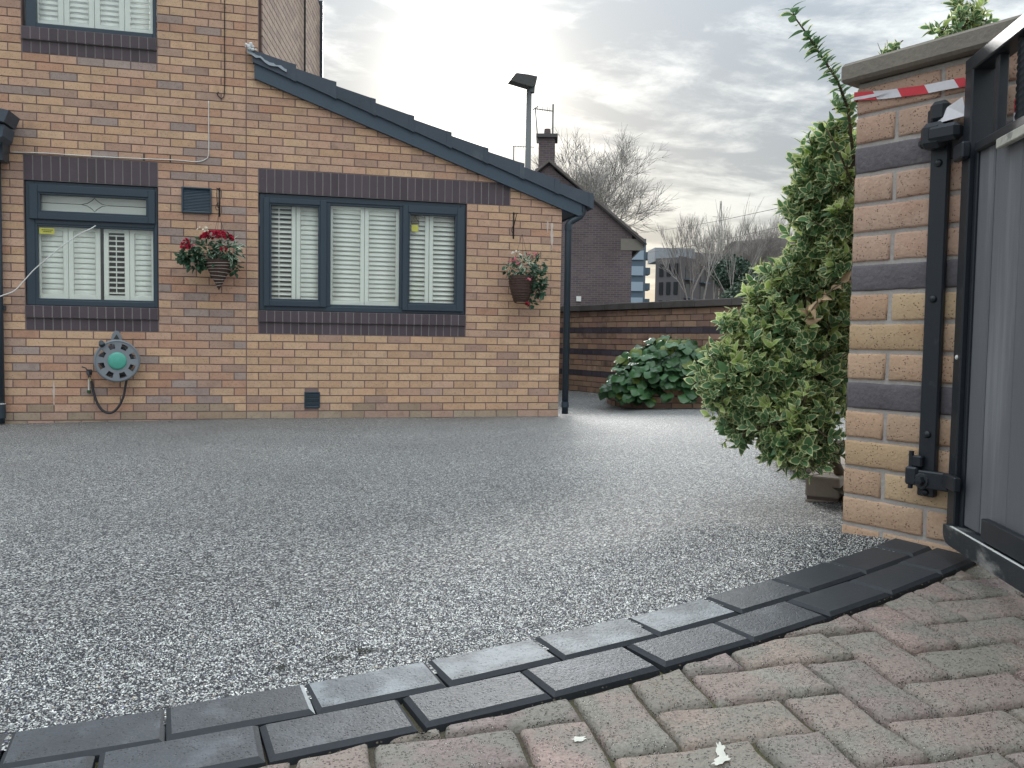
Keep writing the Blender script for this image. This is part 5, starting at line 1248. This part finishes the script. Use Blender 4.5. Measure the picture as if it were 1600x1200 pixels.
onn(vg, 'verge_tiles', mat('pale_verge', (.17, .15, .14), rough=.9, n=(3, .4)))
onn(MB().box((WW-.40, -.02, 4.0), (HW+.22, -.001, 4.40)), 'eaves_box', mat('eaves_pale', (.24, .22, .19), rough=.8)); onn(MB().tube([(HW+.28, -.1, 4.22), (HW+.28, 8, 4.22)], .06, 6), 'gutter', PIPE)
ch = link('chimney', None, nh); ch.matrix_local = RN
MB().box((-.38, .05, 6.4), (.20, .9, 7.95)).build('stack', NB, ch); MB().box((-.47, -.04, 7.93), (.29, .98, 8.05)).build('chimney_cap', SLATE, ch); MB().tube([(-.08, .4, 8.05), (-.08, .4, 8.3)], [.13, .11], 10).build('chimney_pot', NB, ch)
onn(MB().box((1.05, -.05, 2.18), (1.22, 0, 2.36)), 'wall_light', WHITEP)
def aerial(label, pts_tubes, loc):
    t = thing('tv_aerial', label, 'aerial', loc); b = MB()
    for pts, r in pts_tubes[:1]: b.tube([Vector(p)-Vector(loc) for p in pts], r, 6)
    b.build('mast', ALU, t); b = MB()
    for pts, r in pts_tubes[1:]: b.tube([Vector(p)-Vector(loc) for p in pts], r, 5)
    b.build('antenna_boom', ALU, t); return t
els = [([(8.46+i*.09, 20.76, 8.84+.0), (8.46+i*.09, 20.76, 9.0)], .008) for i in range(6)]
aerial('tall television aerial clamped to the gabled house chimney', [([(9.01, 20.68, 7.0), (9.01, 20.70, 9.1)], .03), ([(9.01, 20.7, 8.86), (8.38, 20.86, 8.94)], .02), ([(8.41, 20.86, 8.92), (8.5, 20.77, 7.74), (8.58, 20.76, 7.76)], .022), ([(8.30, 20.8, 8.88), (8.52, 20.9, 9.05)], .02)] + els, (9.01, 20.68, 7.0))
aerial('short television aerial just above the lean-to roof tiles', [([(7.67, 20.96, 6.0), (7.67, 20.96, 7.61)], .022), ([(7.62, 20.96, 7.6), (8.37, 20.79, 7.58)], .014)] + [([(7.72+i*.1, 20.93, 7.54), (7.72+i*.1, 20.93, 7.66)], .008) for i in range(5)], (7.67, 20.96, 6.0))
# street lamp
sl = thing('street_lamp', 'dark street lamp with a flat angled head rising behind the lean-to roof', 'street lamp', (4.6, 7.35, 0))
MB().tube([(0, 0, -.2), (0, 0, 3.0), (.0, 0, 5.55)], [.075, .062, .05], 12).build('pole', STEEL, sl, smooth=True)
MB().prism([(-.40, -.12, 5.66), (.02, -.12, 5.58), (.09, -.12, 5.60), (.13, -.12, 5.78), (-.04, -.12, 5.80), (-.29, -.12, 5.81)], (0, .24, 0)).build('lamp_head', LAMPH, sl)
MB().tube([(.04, 0, 5.5), (.05, 0, 5.62)], .065, 10).build('collar', STEEL, sl)

# ---- trees
def tree(label, loc, h, r0, crown, seed, m, trunk_h=.35, levels=4, spread=.55, twr=.012, name='bare_tree', nb=(3, 5), droop=0.):
    t = thing(name, label, 'tree', loc, group='leafless trees beyond the garden wall'); rr = random.Random(seed); tr = MB(); cr = MB()
    def grow(p, d, l, r, lev):
        n_ = 3 if lev < 3 else 2; pts = [p]; dd = d.copy()
        for i in range(n_): dd = (dd + rv(rr)*.16 + Vector((0, 0, .05-droop))).normalized(); pts.append(pts[-1] + dd*l/n_)
        (tr if lev == 0 else cr).tube(pts, [r*(1-.45*i/n_) for i in range(n_+1)], 6 if lev < 2 else 3, cap=False)
        if lev >= levels: return
        for k in range(rr.randint(*nb)):
            u = rr.uniform(.45, 1) if lev else rr.uniform(.7, 1); q = pts[0].lerp(pts[-1], u) if u < 1 else pts[-1]; i0 = min(int(u*n_), n_-1); q = pts[i0].lerp(pts[i0+1], u*n_-i0)
            side = rv(rr); side = (side - dd*side.dot(dd)).normalized(); nd = (dd*math.cos(spread) + side*math.sin(spread)*rr.uniform(.6, 1.2) + Vector((0, 0, .12))).normalized()
            grow(q, nd, l*rr.uniform(.6, .78), max(r*.5, twr), lev+1)
        grow(pts[-1], dd, l*.72, max(r*.55, twr), lev+1)
    grow(Vector((0, 0, 0)), Vector((0, 0, 1)), h*trunk_h, r0, 0)
    tr.build('trunk', m, t, smooth=True); cr.build('crown', m, t, kind='stuff' if False else 'thing'); return t
tree('round leafless tree spreading behind the gabled house', (14.27, 35.0, 0), 8.0, .18, 3, 5, BARKG, trunk_h=.50, levels=6, spread=.72, twr=.009, nb=(3, 4))
BT = [((22.6, 36.5, 0), 6.9, 'slim leafless tree at the left end of the row behind the bush', 1, BARKF), ((24.4, 37.4, 0), 6.6, 'twiggy leafless tree above the dark evergreen', 2, BARKF), ((25.5, 37.2, 0), 7.0, 'leafless tree second from the right end of the row', 3, BARKF), ((26.6, 37.0, 0), 7.4, 'tallest leafless tree of the row rising over the long roof', 4, BARKF), ((27.9, 36.6, 0), 7.2, 'leafless tree at the right end of the row', 6, BARKF)]
for loc, h, lab, sd_, m in BT: tree(lab, loc, h, .10, 1, sd_, m, trunk_h=.38, levels=6, spread=.40, twr=.006, nb=(2, 3))
for loc, h, lab, sd_ in (((21.9, 33.9, 0), 5.6, 'pale birch trunk in front of the apartment block', 31), ((20.9, 33.5, 0), 5.2, 'thin pale birch left of the evergreen', 32), ((22.3, 31.8, 0), 4.6, 'small pale birch under the grey-green tree', 33)):
    tree(lab, loc, h, .07, 1, sd_, BARKP, trunk_h=.6, levels=3, spread=.3, twr=.010, name='birch_tree', nb=(2, 3))
def leafy(label, loc, blobs, n_, s_, ms, seed, name='evergreen_tree'):
    t = thing(name, label, 'tree', loc); rr = random.Random(seed); b = MB()
    for (c, rad, cnt_) in blobs:
        for i in range(cnt_):
            d = rv(rr); p = Vector(c) + Vector((d.x*rad[0], d.y*rad[1], d.z*rad[2]))*rr.uniform(.55, 1.06)*(1+.18*fbm(d.x*3+seed, d.y*3, d.z*3)); a_ = rv(rr)*s_*rr.uniform(.6, 1.3); bb_ = a_.cross(rv(rr)).normalized()*s_*.5
            b.add([p-a_, p+bb_, p+a_, p-bb_], [(0, 1, 2, 3)], rr.randrange(len(ms)))
    b.build('crown', ms, t); MB().tube([(0, 0, 0), (0, 0, blobs[0][0][2])], [.15, .08], 6).build('trunk', BARK, t); return t
leafy('dark green rounded evergreen in front of the long brown building', (22.9, 33.2, 0), [((0, 0, 4.5), (1.15, 1.0, .95), 1700), ((.5, 0, 3.6), (1.0, 1, .9), 900)], 0, .11, [LF_E], 8)
leafy('pale grey-green bushy tree beside the dark evergreen', (22.4, 30.2, 0), [((0, 0, 3.1), (1.2, 1.0, 1.1), 1700), ((1.5, 0, 3.3), (1.1, 1, 1.2), 1500), ((-.9, 0, 2.7), (.8, .8, .9), 700)], 0, .10, [LF_E2, LF_E2, LF_E], 9, name='leafy_tree')
# ---- far buildings
tw_ = thing('balcony_tower', 'pale blue residential tower with stacked balconies beside the gabled house', 'tower block', (57.1, 133, 0)); ta2 = -.28; RT = Matrix.Rotation(ta2, 4, 'Z')
o = MB().box((-3, 0, 0), (2.4, 8, 18.8)).build('wall', TOWD, tw_); o.matrix_local = RT
for i in range(6):
    z = 1.2 + 2.75*i; o = MB().box((.4 if False else -.8, -.25, z+.15), (2.0, 0, z+1.75)).build('balcony_front', TOWB, tw_); o.matrix_local = RT
    o = MB().box((2.4, .6, z+.4), (3.3, 4, z+1.6)).build('side_balcony', TOWD, tw_); o.matrix_local = RT
ab = thing('apartment_block', 'grey brick apartment block with small tall windows and balconies beyond the wall', 'apartment block', (52.42, 102.98, 0))
c0, cL, cR = Vector((52.42, 102.98, 0)), Vector((52.0, 108.3, 0)), Vector((64.9, 115.4, 0))
cL = Vector((51.2, 110.2, 0)); 
def facewall(p, q, z1, name, m, parent):
    d = q-p; n_ = Vector((d.y, -d.x, 0)).normalized(); b = MB(); b.prism([p-c0, q-c0, q-c0+Vector((0, 0, z1)), p-c0+Vector((0, 0, z1))], n_*-.3); return b.build(name, m, parent)
# left face spans 25 px, so it runs well to the left
cL = Vector((50.0, 106.2, 0))
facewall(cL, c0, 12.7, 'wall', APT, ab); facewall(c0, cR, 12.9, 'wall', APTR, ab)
dL = (c0-cL); lL = dL.length; dL.normalize(); nL = Vector((dL.y, -dL.x, 0)); wb_ = MB().box((0, -.12, 0), (.62, .02, 1.75)).mesh('window', mat('far_window_dark', (.02, .022, .026), rough=.3)); ws_ = MB().box((.25, -.16, .1), (.55, -.1, 1.65)).mesh('window_blind', mat('far_window_pale', (.45, .47, .48), rough=.5))
angL = math.atan2(dL.y, dL.x)
for i in range(3):
    for j in range(4):
        o = link('window', wb_, ab); o.matrix_local = Matrix.Translation(cL-c0 + dL*(lL*(.17+.29*i)) + Vector((0, 0, 10.1-2.6*j)) ) @ Matrix.Rotation(angL, 4, 'Z'); o2 = link('window_blind', ws_, ab); o2.matrix_local = o.matrix_local.copy()
dR = (cR-c0).normalized(); angR = math.atan2(dR.y, dR.x)
for j in range(4):
    for k in range(2):
        o = MB().box((0, -.7, 0), (3.2, -.05, .18)).build('balcony', TOWD, ab); o.matrix_local = Matrix.Translation(dR*(1.6+6.5*k) + Vector((0, 0, 9.6-2.6*j))) @ Matrix.Rotation(angR, 4, 'Z')
        o = MB().box((.4, -.06, .2), (1.9, .0, 2.1)).build('window', mat('far_window_dark', (0, 0, 0)), ab); o.matrix_local = Matrix.Translation(dR*(1.6+6.5*k) + Vector((0, 0, 9.6-2.6*j))) @ Matrix.Rotation(angR, 4, 'Z')
MB().prism([Vector((50.7, 108.2, 12.5))-c0, Vector((56.6, 107.2, 12.5))-c0, Vector((56.6, 107.2, 14.5))-c0, Vector((50.7, 108.2, 14.5))-c0], (1, 5, 0)).build('penthouse', APTL, ab)
MB().prism([Vector((56.7, 107.6, 12.5))-c0, Vector((66, 112.2, 12.5))-c0, Vector((66, 112.2, 14.4))-c0, Vector((56.7, 107.6, 14.0))-c0], (1, 5, 0)).build('upper_storey', APT, ab)
lb = thing('long_building', 'long dark brown roofed building behind the leafless trees', 'building', (30.0, 48.3, 0))
MB().prism([(0, 0, 0), (9, -9.9, 0), (9, -9.9, 6.6), (0, 0, 6.0)], (3, 3, 0)).build('wall', LONGB, lb); MB().prism([(-.3, .3, 6.0), (9, -9.9, 6.6), (10.2, -8.5, 8.75), (.9, 0.0, 8.15), (.3, .3, 7.4)], (.3, .3, .05)).build('roof', SLATE, lb)
lc = thing('far_low_building', 'low pale building just over the wall between the tower and the apartments', 'building', (50, 120, 0)); MB().box((-2, 0, 0), (8, 3, 6.6)).build('wall', APTL, lc)
for i, (p, q, lab) in enumerate((((23.6, 48.0, 8.42), (15.5, 10.9, 5.6), 'upper of two overhead wires crossing the sky beside the bush'), ((24.04, 47.82, 7.03), (15.5, 10.9, 5.15), 'lower of two overhead wires crossing the sky beside the bush'))):
    p, q = Vector(p), Vector(q); q = p + (q-p)*1.5; pts = [p.lerp(q, t/8) - Vector((0, 0, .5*math.sin(PI*t/8))) for t in range(9)]; o = thing('overhead_wire', lab, 'wire', p); MB().tube([x-p for x in pts], .012, 4).build('strand', CABLE, o)
pm = thing('lattice_mast', 'thin distant lattice mast above the leafless trees', 'mast', (77.6, 140, 0)); b = MB()
for s_ in (-1, 1): b.tube([(s_*.9, 0, 0), (s_*.12, 0, 27.5)], .06, 4)
for i in range(12): b.tube([(-.9+.065*i*1, 0, 2.3*i), (.9-.065*(i+1), 0, 2.3*(i+1))], .045, 4)
b.tube([(-1.6, 0, 24.5), (1.6, 0, 24.5)], .05, 4); b.build('lattice', BARKF, pm)
